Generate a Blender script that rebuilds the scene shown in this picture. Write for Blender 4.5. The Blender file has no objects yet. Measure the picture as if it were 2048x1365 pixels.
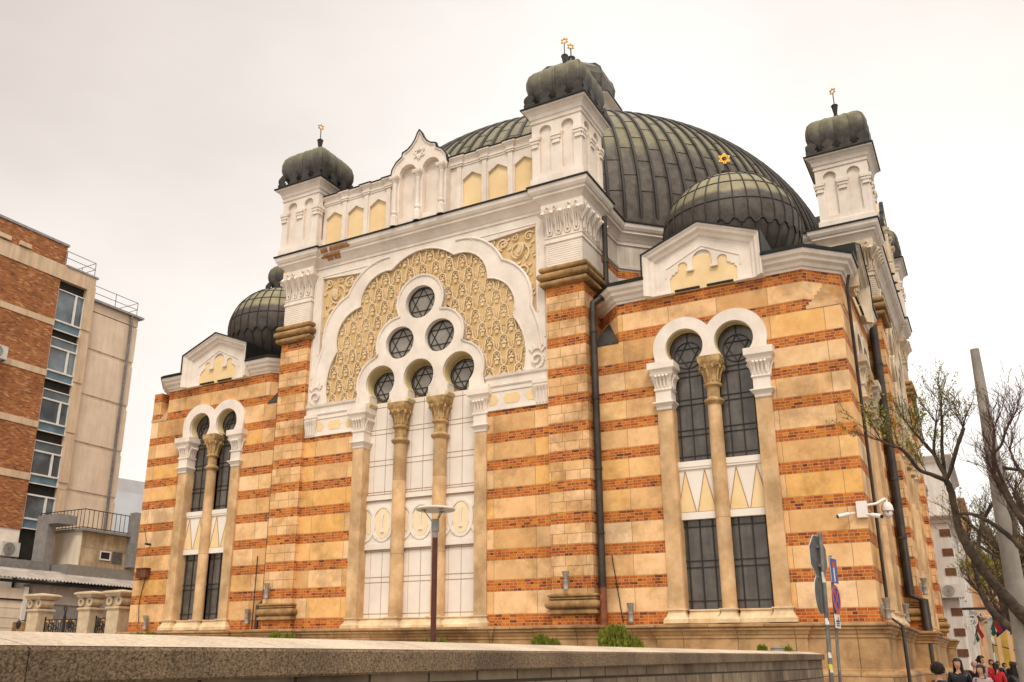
import bpy, bmesh, math, random
from mathutils import Vector, Matrix
from mathutils.geometry import tessellate_polygon
R = math.radians
random.seed(7)
sc = bpy.context.scene
COL = sc.collection

# ------------------------------------------------------------------ camera
CF, CPX, CPY = 1785.3211, -81.4323, 79.7192          # focal length and principal point in photo pixels
CLOC = Vector((17.8961, -27.3167, 1.65))
CR = Vector((0.86670506, 0.49877325, 0.00689801))
CU = Vector((0.14334173, -0.26227886, 0.95428662))
CFW = Vector((-0.47778184, 0.82609627, 0.29881343))
cam_d = bpy.data.cameras.new('camera'); cam = bpy.data.objects.new('camera', cam_d); COL.objects.link(cam)
m3 = Matrix((CR, CU, -CFW)).transposed()
cam.matrix_world = Matrix.Translation(CLOC) @ m3.to_4x4()
cam_d.sensor_width = 36; cam_d.lens = CF / 2048 * 36
cam_d.shift_x = -CPX / 2048; cam_d.shift_y = CPY / 2048
cam_d.clip_start = 0.1; cam_d.clip_end = 3000
sc.camera = cam

def ray(u, v):
    return CFW + CR * ((u - 1024 - CPX) / CF) - CU * ((v - 682.5 - CPY) / CF)
def at(u, v, x=None, y=None, z=None, d=None):
    r = ray(u, v)
    if d is not None: t = d
    elif x is not None: t = (x - CLOC.x) / r.x
    elif y is not None: t = (y - CLOC.y) / r.y
    else: t = (z - CLOC.z) / r.z
    return CLOC + r * t

# ------------------------------------------------------------------ world: overcast sky
SUN_EL, SUN_AZ = 52, 150          # azimuth measured clockwise from +y
w = bpy.data.worlds.new('World'); sc.world = w; w.use_nodes = True
nt = w.node_tree; nt.nodes.clear()
def N(t, nt=nt, **k):
    n = nt.nodes.new(t)
    for a, b in k.items():
        if a.startswith('i_'): n.inputs[a[2:].replace('_', ' ')].default_value = b
        elif a.startswith('n'): n.inputs[int(a[1:])].default_value = b
        else: setattr(n, a, b)
    return n
out = N('ShaderNodeOutputWorld'); bg = N('ShaderNodeBackground'); bg.inputs[1].default_value = 0.1
sky = N('ShaderNodeTexSky'); sky.sky_type = 'NISHITA'; sky.sun_disc = False
sky.sun_elevation = R(SUN_EL); sky.sun_rotation = R(SUN_AZ); sky.dust_density = 4; sky.air_density = 1.0
tc = N('ShaderNodeTexCoord')
mp = N('ShaderNodeMapping'); mp.inputs['Scale'].default_value = (1.0, 1.0, 2.2)
nz = N('ShaderNodeTexNoise', i_Scale=1.7, i_Detail=5.0, i_Roughness=0.5)
cr = N('ShaderNodeValToRGB')
cr.color_ramp.elements[0].position = 0.36; cr.color_ramp.elements[0].color = (9.3, 8.9, 8.55, 1)
cr.color_ramp.elements[1].position = 0.60; cr.color_ramp.elements[1].color = (11.0, 10.7, 10.25, 1)
mx = N('ShaderNodeMix', data_type='RGBA'); mx.inputs[0].default_value = 0.94
L = nt.links.new
L(tc.outputs['Generated'], mp.inputs[0]); L(mp.outputs[0], nz.inputs['Vector']); L(nz.outputs[0], cr.inputs[0])
# clouds greyer higher up; unseen zenith brightened to add light on the scene
sx = N('ShaderNodeSeparateXYZ'); L(tc.outputs['Generated'], sx.inputs[0])
c2 = N('ShaderNodeValToRGB')
e = c2.color_ramp.elements; e[0].position = 0.0; e[0].color = (1.0, 0.985, 0.96, 1); e[1].position = 0.86; e[1].color = (1.5, 1.45, 1.40, 1)
for p_, c_ in ((0.42, (1.0, 0.985, 0.965, 1)), (0.58, (0.90, 0.875, 0.86, 1)), (0.66, (0.86, 0.83, 0.815, 1))): k = e.new(p_); k.color = c_
L(sx.outputs[2], c2.inputs[0])
mm0 = N('ShaderNodeMix', data_type='RGBA', blend_type='MULTIPLY'); mm0.inputs[0].default_value = 1
L(cr.outputs[0], mm0.inputs[6]); L(c2.outputs[0], mm0.inputs[7])
# a thicker, greyer bank of cloud in the west and a thinner one in the north-east
vm_ = N('ShaderNodeVectorMath', operation='DOT_PRODUCT'); vm_.inputs[1].default_value = (-.76, .36, .54); L(tc.outputs['Generated'], vm_.inputs[0])
vm2 = N('ShaderNodeVectorMath', operation='DOT_PRODUCT'); vm2.inputs[1].default_value = (.22, .80, .56); L(tc.outputs['Generated'], vm2.inputs[0])
ra = N('ShaderNodeValToRGB'); ra.color_ramp.elements[0].position = .80; ra.color_ramp.elements[0].color = (1, 1, 1, 1); ra.color_ramp.elements[1].position = 1.0; ra.color_ramp.elements[1].color = (.71, .675, .66, 1)
rb = N('ShaderNodeValToRGB'); rb.color_ramp.elements[0].position = .93; rb.color_ramp.elements[0].color = (1, 1, 1, 1); rb.color_ramp.elements[1].position = 1.0; rb.color_ramp.elements[1].color = (.88, .855, .84, 1)
L(vm_.outputs['Value'], ra.inputs[0]); L(vm2.outputs['Value'], rb.inputs[0])
mm1 = N('ShaderNodeMix', data_type='RGBA', blend_type='MULTIPLY'); mm1.inputs[0].default_value = 1; L(ra.outputs[0], mm1.inputs[6]); L(rb.outputs[0], mm1.inputs[7])
mm = N('ShaderNodeMix', data_type='RGBA', blend_type='MULTIPLY'); mm.inputs[0].default_value = 1
L(mm0.outputs[2], mm.inputs[6]); L(mm1.outputs[2], mm.inputs[7])
L(sky.outputs[0], mx.inputs[6]); L(mm.outputs[2], mx.inputs[7])
L(mx.outputs[2], bg.inputs[0]); L(bg.outputs[0], out.inputs[0])

sun_d = bpy.data.lights.new('sun', 'SUN'); sun = bpy.data.objects.new('sun', sun_d); COL.objects.link(sun)
sun_d.energy = 1.5; sun_d.angle = R(18); sun_d.color = (1.0, 0.93, 0.82)
az, el = R(SUN_AZ), R(SUN_EL)
sdir = Vector((math.sin(az) * math.cos(el), math.cos(az) * math.cos(el), math.sin(el)))
sun.rotation_euler = sdir.to_track_quat('Z', 'Y').to_euler()
sun.location = (20, -30, 60)

vs = sc.view_settings; vs.view_transform = 'Standard'; vs.look = 'None'; vs.exposure = 0.34; vs.gamma = 1.0
sc.render.engine = 'CYCLES'

# ------------------------------------------------------------------ materials
def mat_base(name, rough=0.85):
    m = bpy.data.materials.new(name); m.use_nodes = True
    t = m.node_tree; b = t.nodes['Principled BSDF']; b.inputs['Roughness'].default_value = rough
    b.inputs['Specular IOR Level'].default_value = 0.25
    return m, t, b
def ramp(t, pts):
    r = t.nodes.new('ShaderNodeValToRGB'); e = r.color_ramp.elements
    while len(e) < len(pts): e.new(0.5)
    for i, (p, c) in enumerate(pts):
        e[i].position = p; e[i].color = (*c, 1)
    return r
def mat(name, c1, c2=None, scale=2.0, rough=0.85, metal=0.0, bump=0.15, stain=0.0, bscale=None, spread=(0.35, 0.65), streak=0.0):
    """two-tone noisy surface; stain = strength of dirty blotches, streak = strength of vertical runs"""
    m, t, b = mat_base(name, rough); b.inputs['Metallic'].default_value = metal
    if c2 is None: c2 = tuple(x * 0.8 for x in c1)
    co = N('ShaderNodeTexCoord', t)
    n = N('ShaderNodeTexNoise', t, i_Scale=scale, i_Detail=6.0, i_Roughness=0.6)
    t.links.new(co.outputs['Object'], n.inputs['Vector'])
    r = ramp(t, [(spread[0], c2), (spread[1], c1)]); t.links.new(n.outputs[0], r.inputs[0])
    last = r.outputs[0]
    if stain or streak:
        mp = N('ShaderNodeMapping', t); mp.inputs['Scale'].default_value = (1, 1, 0.12 if streak else 0.7)
        t.links.new(co.outputs['Object'], mp.inputs[0])
        n2 = N('ShaderNodeTexNoise', t, i_Scale=3.2 if streak else 0.9, i_Detail=5.0, i_Roughness=0.65)
        t.links.new(mp.outputs[0], n2.inputs['Vector'])
        r2 = ramp(t, [(0.36, (1 - max(stain, streak),) * 3), (0.58, (1, 1, 1))]); t.links.new(n2.outputs[0], r2.inputs[0])
        mmx = N('ShaderNodeMix', t, data_type='RGBA', blend_type='MULTIPLY'); mmx.inputs[0].default_value = 1
        t.links.new(last, mmx.inputs[6]); t.links.new(r2.outputs[0], mmx.inputs[7]); last = mmx.outputs[2]
    t.links.new(last, b.inputs['Base Color'])
    if bump:
        n3 = N('ShaderNodeTexNoise', t, i_Scale=bscale or scale * 8, i_Detail=4.0); t.links.new(co.outputs['Object'], n3.inputs['Vector'])
        bp = N('ShaderNodeBump', t, i_Strength=bump, i_Distance=0.03); t.links.new(n3.outputs[0], bp.inputs['Height'])
        t.links.new(bp.outputs[0], b.inputs['Normal'])
    return m
def mat_blocks(name, colA, colB, mortar, bw, rh, vmul=1.0, msize=0.012, tint=None, tscale=0.6, rough=0.9, offset=0.5, squash=1.0, sqf=2, bumpd=0.02, usecoord='UV', dirt=0.35, umul=1.0, warp=0.0):
    m, t, b = mat_base(name, rough)
    co = N('ShaderNodeTexCoord', t)
    mp = N('ShaderNodeMapping', t); mp.inputs['Scale'].default_value = (umul, vmul, 1)
    t.links.new(co.outputs[usecoord], mp.inputs[0])
    br = N('ShaderNodeTexBrick', t, offset=offset, squash=squash, squash_frequency=sqf)
    br.inputs['Scale'].default_value = 1; br.inputs['Brick Width'].default_value = bw; br.inputs['Row Height'].default_value = rh
    br.inputs['Mortar Size'].default_value = msize; br.inputs['Mortar Smooth'].default_value = 0.2; br.inputs['Bias'].default_value = 0.0
    br.inputs['Color1'].default_value = (0, 0, 0, 1); br.inputs['Color2'].default_value = (1, 1, 1, 1); br.inputs['Mortar'].default_value = (0.5, 0.5, 0.5, 1)
    wn = N('ShaderNodeTexNoise', t, i_Scale=5.0, i_Detail=2.0); t.links.new(co.outputs['Object'], wn.inputs['Vector'])
    wa = N('ShaderNodeVectorMath', t, operation='MULTIPLY_ADD'); t.links.new(wn.outputs['Color'], wa.inputs[0]); wa.inputs[1].default_value = (warp * 2, warp * 2, 0); t.links.new(mp.outputs[0], wa.inputs[2])
    t.links.new(wa.outputs[0], br.inputs['Vector'])
    r = ramp(t, [(i / (len(colA) - 1), c) for i, c in enumerate(colA)]); t.links.new(br.outputs['Color'], r.inputs[0])
    n = N('ShaderNodeTexNoise', t, i_Scale=2.3, i_Detail=7.0, i_Roughness=0.65); t.links.new(co.outputs['Object'], n.inputs['Vector'])
    r2 = ramp(t, [(0.28, colB), (0.62, (1, 1, 1))]); t.links.new(n.outputs[0], r2.inputs[0])
    mu = N('ShaderNodeMix', t, data_type='RGBA', blend_type='MULTIPLY'); mu.inputs[0].default_value = 0.85
    t.links.new(r.outputs[0], mu.inputs[6]); t.links.new(r2.outputs[0], mu.inputs[7])
    mo = N('ShaderNodeMix', t, data_type='RGBA'); mo.inputs[7].default_value = (*mortar, 1)
    t.links.new(br.outputs['Fac'], mo.inputs[0]); t.links.new(mu.outputs[2], mo.inputs[6])
    # big weather stains of their own shape
    n4 = N('ShaderNodeTexNoise', t, i_Scale=0.55, i_Detail=6.0, i_Roughness=0.7); t.links.new(co.outputs['Object'], n4.inputs['Vector'])
    r4 = ramp(t, [(0.36, (1 - dirt, 1 - dirt * 1.05, 1 - dirt * 1.1)), (0.52, (1, 1, 1))]); t.links.new(n4.outputs[0], r4.inputs[0])
    m4 = N('ShaderNodeMix', t, data_type='RGBA', blend_type='MULTIPLY'); m4.inputs[0].default_value = 1
    t.links.new(mo.outputs[2], m4.inputs[6]); t.links.new(r4.outputs[0], m4.inputs[7])
    t.links.new(m4.outputs[2], b.inputs['Base Color'])
    inv = N('ShaderNodeMath', t, operation='SUBTRACT'); inv.inputs[0].default_value = 1; t.links.new(br.outputs['Fac'], inv.inputs[1])
    ad = N('ShaderNodeMath', t, operation='MULTIPLY_ADD'); t.links.new(n.outputs[0], ad.inputs[0]); ad.inputs[1].default_value = 0.5; t.links.new(inv.outputs[0], ad.inputs[2])
    bp = N('ShaderNodeBump', t, i_Strength=0.5, i_Distance=bumpd); t.links.new(ad.outputs[0], bp.inputs['Height']); t.links.new(bp.outputs[0], b.inputs['Normal'])
    return m
M = {}
M['stone'] = mat_blocks('banded_sandstone', [(.62, .35, .145), (.83, .50, .235), (.87, .56, .295), (.70, .41, .175), (.90, .63, .375), (.80, .445, .14), (.85, .515, .225)], (.80, .70, .60), (.36, .22, .11), 2.5, 1.0, 1.0, 0.016, offset=0.37, squash=0.62, sqf=2, umul=1.55, dirt=.36, warp=.012)
M['stone2'] = mat_blocks('coursed_sandstone', [(.66, .39, .17), (.82, .50, .235), (.86, .56, .31), (.74, .45, .20)], (.70, .58, .48), (.32, .2, .1), 1.15, 0.5, 1.0, 0.016, offset=0.4, squash=0.7, umul=1.55, dirt=.42)
M['brick'] = mat_blocks('red_brick_course', [(.14, .040, .024), (.40, .088, .024), (.51, .13, .022), (.61, .185, .02), (.45, .10, .024), (.68, .24, .028), (.28, .07, .028)], (.70, .60, .55), (.56, .32, .14), 3.0, 1.0, 4.0, 0.09, offset=0.5, squash=0.55, sqf=2, bumpd=0.01, umul=11.0, dirt=.25, warp=.13)
M['plinth'] = mat_blocks('plinth_stone', [(.42, .235, .10), (.52, .31, .145), (.56, .35, .17)], (.55, .5, .45), (.16, .10, .055), 1.6, 1.3, 1.0, 0.012, offset=0.5, usecoord='UV', dirt=0.45)
M['trim'] = mat('tan_stone_shaft', (.74, .485, .265), (.56, .335, .155), 1.6, stain=.35, bump=.12)
M['mould'] = mat('weathered_stone_moulding', (.46, .275, .115), (.27, .15, .06), 3.0, stain=.45, bump=.25)
M['base'] = mat('pale_stone_base', (.82, .63, .41), (.62, .43, .23), 2.0, stain=.25, bump=.15)
M['white'] = mat('white_plaster', (.85, .745, .65), (.76, .65, .545), 1.6, stain=.13, bump=.12)
M['capgrey'] = mat('grey_sheet_metal', (.15, .13, .11), (.08, .07, .06), 2.5, rough=.5, metal=.3, stain=.3)
M['white2'] = mat('white_window_board', (.84, .755, .66), (.78, .69, .60), .8, stain=.06, bump=.02)
M['line'] = mat('joint_shadow_line', (.42, .25, .15), (.3, .17, .1), 3)  # brown that paints the shadow lines along the board joints
M['cream'] = mat('cream_plaster', (.86, .64, .355), (.80, .57, .29), 1.2, stain=.08, bump=.04)
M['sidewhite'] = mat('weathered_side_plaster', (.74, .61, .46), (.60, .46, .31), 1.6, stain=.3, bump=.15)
M['peel'] = mat('peeled_plaster', (.42, .22, .09), (.28, .13, .06), 7, bump=.4)
M['paleoval'] = mat('pale_cream_inlay', (.86, .70, .47), (.80, .63, .40), 1.5, bump=.04)
M['ochre'] = mat('ochre_plaster_ground', (.68, .48, .245), (.57, .38, .17), 2.0, bump=.1)
M['relief'] = mat('carved_plaster_relief', (.76, .60, .40), (.64, .46, .25), 4.0, bump=.2)
M['reveal'] = mat('reveal_plaster', (.72, .58, .33), (.62, .47, .23), 1.5, stain=.15, bump=.05)
M['colcap'] = mat('weathered_column_capital', (.62, .41, .19), (.36, .21, .08), 5.0, stain=.45, bump=.3)
M['lead'] = mat('dark_sheet_metal', (.075, .062, .052), (.035, .03, .028), 3.0, rough=.55, metal=.3, stain=.3)
M['gutter'] = mat('gutter_metal', (.028, .026, .024), (.016, .018, .016), 3.0, rough=.5, metal=.4, bump=0)
M['pipe'] = mat('grey_drainpipe', (.075, .062, .05), (.045, .038, .034), 2.5, rough=.5, metal=.3, stain=.3)
M['rust'] = mat('rusty_pipe', (.26, .085, .035), (.12, .04, .025), 4.0, stain=.4)
M['glass2'] = mat('grey_leaded_glass', (.30, .27, .235), (.21, .185, .155), 1.6, rough=.3, bump=.05, bscale=6)
M['glass'] = mat('dark_leaded_glass', (.145, .125, .105), (.075, .062, .052), 1.3, rough=.22, bump=.05, bscale=5, streak=.35)
M['glass'].node_tree.nodes['Principled BSDF'].inputs['Specular IOR Level'].default_value = 0.5
M['bar'] = mat('iron_glazing_bar', (.040, .031, .025), (.026, .02, .017), 8, rough=.6, bump=0)
M['gold'] = mat('gilded_metal', (.78, .42, .06), (.6, .3, .04), 6, rough=.3, metal=.7, bump=0)

def patina(name, zlo, zhi, amp, gores=0, green=(.225, .20, .118), dark=(.088, .072, .058), seams=True, top=None):
    """sheet metal whose upper part has weathered green; the boundary drips down the sheets"""
    m, t, b = mat_base(name, .55); b.inputs['Metallic'].default_value = .25
    co = N('ShaderNodeTexCoord', t)
    s = N('ShaderNodeSeparateXYZ', t); t.links.new(co.outputs['Object'], s.inputs[0])
    mp = N('ShaderNodeMapping', t); mp.inputs['Scale'].default_value = (1, 1, .16); t.links.new(co.outputs['Object'], mp.inputs[0])
    n = N('ShaderNodeTexNoise', t, i_Scale=1.9, i_Detail=3.0, i_Roughness=.6); t.links.new(mp.outputs[0], n.inputs['Vector'])
    a = N('ShaderNodeMath', t, operation='MULTIPLY_ADD'); t.links.new(n.outputs[0], a.inputs[0]); a.inputs[1].default_value = amp * 2
    t.links.new(s.outputs[2], a.inputs[2])
    mr = N('ShaderNodeMapRange', t); mr.inputs[1].default_value = zlo + amp; mr.inputs[2].default_value = zhi + amp; t.links.new(a.outputs[0], mr.inputs[0])
    n2 = N('ShaderNodeTexNoise', t, i_Scale=2.6, i_Detail=6.0, i_Roughness=.7); t.links.new(co.outputs['Object'], n2.inputs['Vector'])
    rg = ramp(t, [(.3, tuple(x * .62 for x in green)), (.7, green)]); t.links.new(n2.outputs[0], rg.inputs[0])
    rd = ramp(t, [(.3, tuple(x * .55 for x in dark)), (.72, tuple(x * 1.5 for x in dark))]); t.links.new(n2.outputs[0], rd.inputs[0])
    x = N('ShaderNodeMix', t, data_type='RGBA'); t.links.new(mr.outputs[0], x.inputs[0]); t.links.new(rd.outputs[0], x.inputs[6]); t.links.new(rg.outputs[0], x.inputs[7])
    last = x.outputs[2]
    if gores:      # dirt that gathers along one side of every standing seam
        an_ = N('ShaderNodeMath', t, operation='ARCTAN2'); t.links.new(s.outputs[1], an_.inputs[0]); t.links.new(s.outputs[0], an_.inputs[1])
        ml = N('ShaderNodeMath', t, operation='MULTIPLY_ADD'); t.links.new(an_.outputs[0], ml.inputs[0]); ml.inputs[1].default_value = gores / (2 * math.pi); ml.inputs[2].default_value = gores - 1.0 / 360 * gores
        n5 = N('ShaderNodeTexNoise', t, i_Scale=.9, i_Detail=4.0); t.links.new(co.outputs['Object'], n5.inputs['Vector'])
        a5 = N('ShaderNodeMath', t, operation='MULTIPLY_ADD'); t.links.new(n5.outputs[0], a5.inputs[0]); a5.inputs[1].default_value = .5; t.links.new(ml.outputs[0], a5.inputs[2])
        fr_ = N('ShaderNodeMath', t, operation='FRACT'); t.links.new(a5.outputs[0], fr_.inputs[0])
        rg2 = ramp(t, [(.0, (.33, .29, .28)), (.22, (.42, .38, .36)), (.40, (1, 1, 1)), (.95, (1, 1, 1)), (1.0, (.4, .36, .34))]); t.links.new(fr_.outputs[0], rg2.inputs[0])
        m5 = N('ShaderNodeMix', t, data_type='RGBA', blend_type='MULTIPLY'); m5.inputs[0].default_value = .62
        t.links.new(last, m5.inputs[6]); t.links.new(rg2.outputs[0], m5.inputs[7]); last = m5.outputs[2]
    t.links.new(last, b.inputs['Base Color'])
    bp = N('ShaderNodeBump', t, i_Strength=.25, i_Distance=.05); t.links.new(n2.outputs[0], bp.inputs['Height']); t.links.new(bp.outputs[0], b.inputs['Normal'])
    return m
M['dome'] = patina('great_dome_lead', 21.9, 22.9, 1.1, gores=128)
M['seam'] = mat('dark_lead_seam', (.050, .040, .033), (.030, .025, .022), 3, rough=.6, bump=0)
M['dome2'] = patina('small_dome_lead', 17.55, 17.72, .12, green=(.31, .27, .16), dark=(.082, .067, .055))
M['cap'] = patina('turret_cap_lead', 22.5, 23.3, .3, green=(.20, .18, .095), dark=(.095, .082, .070))

# ------------------------------------------------------------------ mesh helpers
class MB:
    def __init__(s): s.v = []; s.f = []; s.m = []
    def add(s, vs, fs, m=0):
        o = len(s.v); s.v += [tuple(p) for p in vs]
        for f in fs: s.f.append(tuple(i + o for i in f)); s.m.append(m)
    def box(s, x0, x1, y0, y1, z0, z1, m=0):
        s.add([(x0, y0, z0), (x1, y0, z0), (x1, y1, z0), (x0, y1, z0), (x0, y0, z1), (x1, y0, z1), (x1, y1, z1), (x0, y1, z1)],
              [(0, 3, 2, 1), (4, 5, 6, 7), (0, 1, 5, 4), (1, 2, 6, 5), (2, 3, 7, 6), (3, 0, 4, 7)], m)
    def prism(s, poly, y0, y1, holes=(), m=0, f=None):
        """polygon in (x,z) with holes, from y0 to y1; f maps (x,y,z) to a point"""
        f = f or (lambda x, y, z: (x, y, z))
        loops = [list(poly)] + [list(h) for h in holes]
        tri = tessellate_polygon([[Vector((p[0], p[1], 0)) for p in l] for l in loops])
        flat = [p for l in loops for p in l]; n = len(flat)
        vs = [f(p[0], y0, p[1]) for p in flat] + [f(p[0], y1, p[1]) for p in flat]
        fs = []
        for a, b, c in tri: fs.append((a, b, c)); fs.append((a + n, c + n, b + n))
        o = 0
        for l in loops:
            k = len(l)
            for i in range(k): fs.append((o + i, o + (i + 1) % k, o + (i + 1) % k + n, o + i + n))
            o += k
        s.add(vs, fs, m)
    def sweep(s, path, prof, up=(0, 0, 1), closed=False, m=0, caps=True):
        """profile (a outward, b along up) mitred along a path lying in the plane normal to up"""
        up = Vector(up); P = [Vector(p) for p in path]; n = len(P); k = len(prof); vs = []
        for i in range(n):
            d1 = (P[i] - P[i - 1]) if (i > 0 or closed) else (P[1] - P[0])
            d2 = (P[(i + 1) % n] - P[i]) if (i < n - 1 or closed) else d1
            if d1.length < 1e-9: d1 = d2
            if d2.length < 1e-9: d2 = d1
            n1 = d1.normalized().cross(up); n2 = d2.normalized().cross(up)
            q = n1 + n2
            if q.length < 1e-6: q = n1.copy()
            q.normalize(); q = q / max(.6, q.dot(n1))
            for a, b in prof: vs.append(P[i] + q * a + up * b)
        fs = []
        for i in range(n if closed else n - 1):
            j = (i + 1) % n
            for c in range(k - 1): fs.append((i * k + c, j * k + c, j * k + c + 1, i * k + c + 1))
        if caps and not closed: fs.append(tuple(range(k))); fs.append(tuple((n - 1) * k + c for c in reversed(range(k))))
        s.add(vs, fs, m)
    def lathe(s, c, prof, n=16, m=0, a0=0, a1=360, mod=None):
        full = abs(a1 - a0 - 360) < 1e-6; k = len(prof); cols = n if full else n + 1; vs = []
        for i in range(cols):
            a = R(a0 + (a1 - a0) * i / n)
            for r, z in prof:
                q = r * (mod(a, z) if mod else 1)
                vs.append((c[0] + q * math.cos(a), c[1] + q * math.sin(a), c[2] + z))
        fs = []
        for i in range(n):
            j = (i + 1) % cols
            for q in range(k - 1): fs.append((i * k + q, j * k + q, j * k + q + 1, i * k + q + 1))
        s.add(vs, fs, m)
    def tube(s, pts, r, n=6, m=0, cap=True):
        P = [Vector(p) for p in pts]; rr = r if isinstance(r, (list, tuple)) else [r] * len(P); vs = []; pu = None
        for i, p in enumerate(P):
            d = (P[min(i + 1, len(P) - 1)] - P[max(i - 1, 0)])
            if d.length < 1e-9: d = Vector((0, 0, 1))
            d.normalize()
            if pu is None: pu = d.orthogonal()
            pu = pu - d * pu.dot(d)
            if pu.length < 1e-6: pu = d.orthogonal()
            pu.normalize(); w_ = d.cross(pu)
            for k in range(n):
                a = 2 * math.pi * k / n; vs.append(p + (pu * math.cos(a) + w_ * math.sin(a)) * rr[i])
        fs = []
        for i in range(len(P) - 1):
            for k in range(n): fs.append((i * n + k, i * n + (k + 1) % n, (i + 1) * n + (k + 1) % n, (i + 1) * n + k))
        if cap: fs.append(tuple(reversed(range(n)))); fs.append(tuple((len(P) - 1) * n + k for k in range(n)))
        s.add(vs, fs, m)
    def build(s, name, mats, parent=None, off=(0, 0, 0), rz=0, smooth=False, stripes=None, uv=None, loc=None):
        me = bpy.data.meshes.new(name)
        me.from_pydata([(p[0] - off[0], p[1] - off[1], p[2] - off[2]) for p in s.v], [], s.f)
        if not isinstance(mats, (list, tuple)): mats = [mats]
        for q in mats: me.materials.append(M[q] if isinstance(q, str) else q)
        me.polygons.foreach_set('material_index', s.m)
        bm = bmesh.new(); bm.from_mesh(me)
        bmesh.ops.remove_doubles(bm, verts=bm.verts, dist=1e-5)
        bmesh.ops.recalc_face_normals(bm, faces=bm.faces)
        if stripes:
            for z in stripes:
                bmesh.ops.bisect_plane(bm, geom=list(bm.verts) + list(bm.edges) + list(bm.faces), plane_co=(0, 0, z), plane_no=(0, 0, 1), dist=1e-5)
            for f in bm.faces:
                zc = sum(v.co.z for v in f.verts) / len(f.verts)
                f.material_index = 0
                for i in range(0, len(stripes) - 1, 2):
                    if stripes[i] - 1e-4 <= zc <= stripes[i + 1] + 1e-4 and abs(f.normal.z) < .9: f.material_index = 1
        if stripes or uv:
            L_ = bm.loops.layers.uv.new('UVMap')
            for f in bm.faces:
                nn = f.normal
                for l in f.loops:
                    c = l.vert.co
                    if abs(nn.z) > .8: l[L_].uv = (c.x, c.y); continue
                    if abs(nn.x) > 1.2 * abs(nn.y): u = c.y
                    elif abs(nn.y) > 1.2 * abs(nn.x): u = c.x
                    else: u = (c.x - c.y * (1 if nn.x * nn.y > 0 else -1)) * .7071
                    l[L_].uv = (u + (3.3 if abs(nn.x) > abs(nn.y) else 0), rowc(c.z, stripes) if stripes else c.z)
        bm.to_mesh(me); bm.free()
        if smooth is True: me.polygons.foreach_set('use_smooth', [True] * len(me.polygons))
        elif smooth:
            me.polygons.foreach_set('use_smooth', [True] * len(me.polygons)); me.set_sharp_from_angle(angle=R(smooth))
        o = bpy.data.objects.new(name, me); COL.objects.link(o); o.parent = parent
        o.rotation_euler = (0, 0, R(rz))
        if loc: o.location = loc
        return o
def rowc(z, st):
    if z <= st[0]: return (z - st[0])
    for i in range(len(st) - 1):
        if z <= st[i + 1] + 1e-6: return i + (z - st[i]) / (st[i + 1] - st[i])
    return len(st) - 1 + (z - st[-1])
def tag(o, label=None, cat=None, group=None, kind=None):
    if label: o['label'] = label
    if cat: o['category'] = cat
    if group: o['group'] = group
    if kind: o['kind'] = kind
    return o
def empty(name, loc, rz=0, **k):
    o = bpy.data.objects.new(name, None); COL.objects.link(o); o.location = loc; o.rotation_euler = (0, 0, R(rz))
    tag(o, **k); return o
def copy_tree(o, parent=None, first=True, loc=None, rz=None):
    c = o.copy(); COL.objects.link(c); c.parent = parent
    if loc is not None: c.location = loc
    if rz is not None: c.rotation_euler = (0, 0, R(rz))
    for ch in [q for q in COL.objects if q.parent == o and q != c]: copy_tree(ch, c)
    return c
def arc(cx, cz, r, a0, a1, n=16):
    return [(cx + r * math.cos(R(a0 + (a1 - a0) * i / n)), cz + r * math.sin(R(a0 + (a1 - a0) * i / n))) for i in range(n + 1)]
def arc3(p, q, r, n=10):
    ax, ay = p; bx, by = q; cx, cy = r
    d = 2 * (ax * (by - cy) + bx * (cy - ay) + cx * (ay - by))
    ux = ((ax * ax + ay * ay) * (by - cy) + (bx * bx + by * by) * (cy - ay) + (cx * cx + cy * cy) * (ay - by)) / d
    uy = ((ax * ax + ay * ay) * (cx - bx) + (bx * bx + by * by) * (ax - cx) + (cx * cx + cy * cy) * (bx - ax)) / d
    R_ = math.hypot(ax - ux, ay - uy); a0 = math.atan2(ay - uy, ax - ux); a1 = math.atan2(by - uy, bx - ux); a2 = math.atan2(cy - uy, cx - ux)
    def norm(a, ref, s):
        while s * (a - ref) < 0: a += s * 2 * math.pi
        while s * (a - ref) > 2 * math.pi: a -= s * 2 * math.pi
        return a
    for s in (1, -1):
        b1 = norm(a1, a0, s); b2 = norm(a2, a0, s)
        if s * (b1 - a0) <= s * (b2 - a0): break
    return [(ux + R_ * math.cos(a0 + (b2 - a0) * i / n), uy + R_ * math.sin(a0 + (b2 - a0) * i / n)) for i in range(n + 1)]
mir = lambda pts: [(-x, z) for x, z in reversed(pts)]
def rect(x0, x1, y0, y1, z=0): return [(x0, y0, z), (x1, y0, z), (x1, y1, z), (x0, y1, z)]
# ------------------------------------------------------------------ synagogue
CY = 15.0
syn = empty('synagogue', (0, CY, 0), label='domed synagogue with orange brick and sandstone stripes, white arch panels and corner turrets', cat='synagogue')
OFF = (0, CY, 0)
ST = [2.755, 3.126, 3.868, 4.241, 4.90, 5.265, 5.933, 6.304, 6.999, 7.356, 8.0, 8.36, 8.98, 9.34, 9.97, 10.32, 10.952, 11.288, 12.05, 12.41, 13.02, 13.42, 13.98, 14.36]
arm_parts = []
def AP(mb, name, mats, parent=None, **k):
    """a part of the facade arm (copied round to the side afterwards)"""
    o = mb.build(name, mats, parent or syn, off=OFF, **k)
    if parent is None: arm_parts.append(o)
    return o

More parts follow.
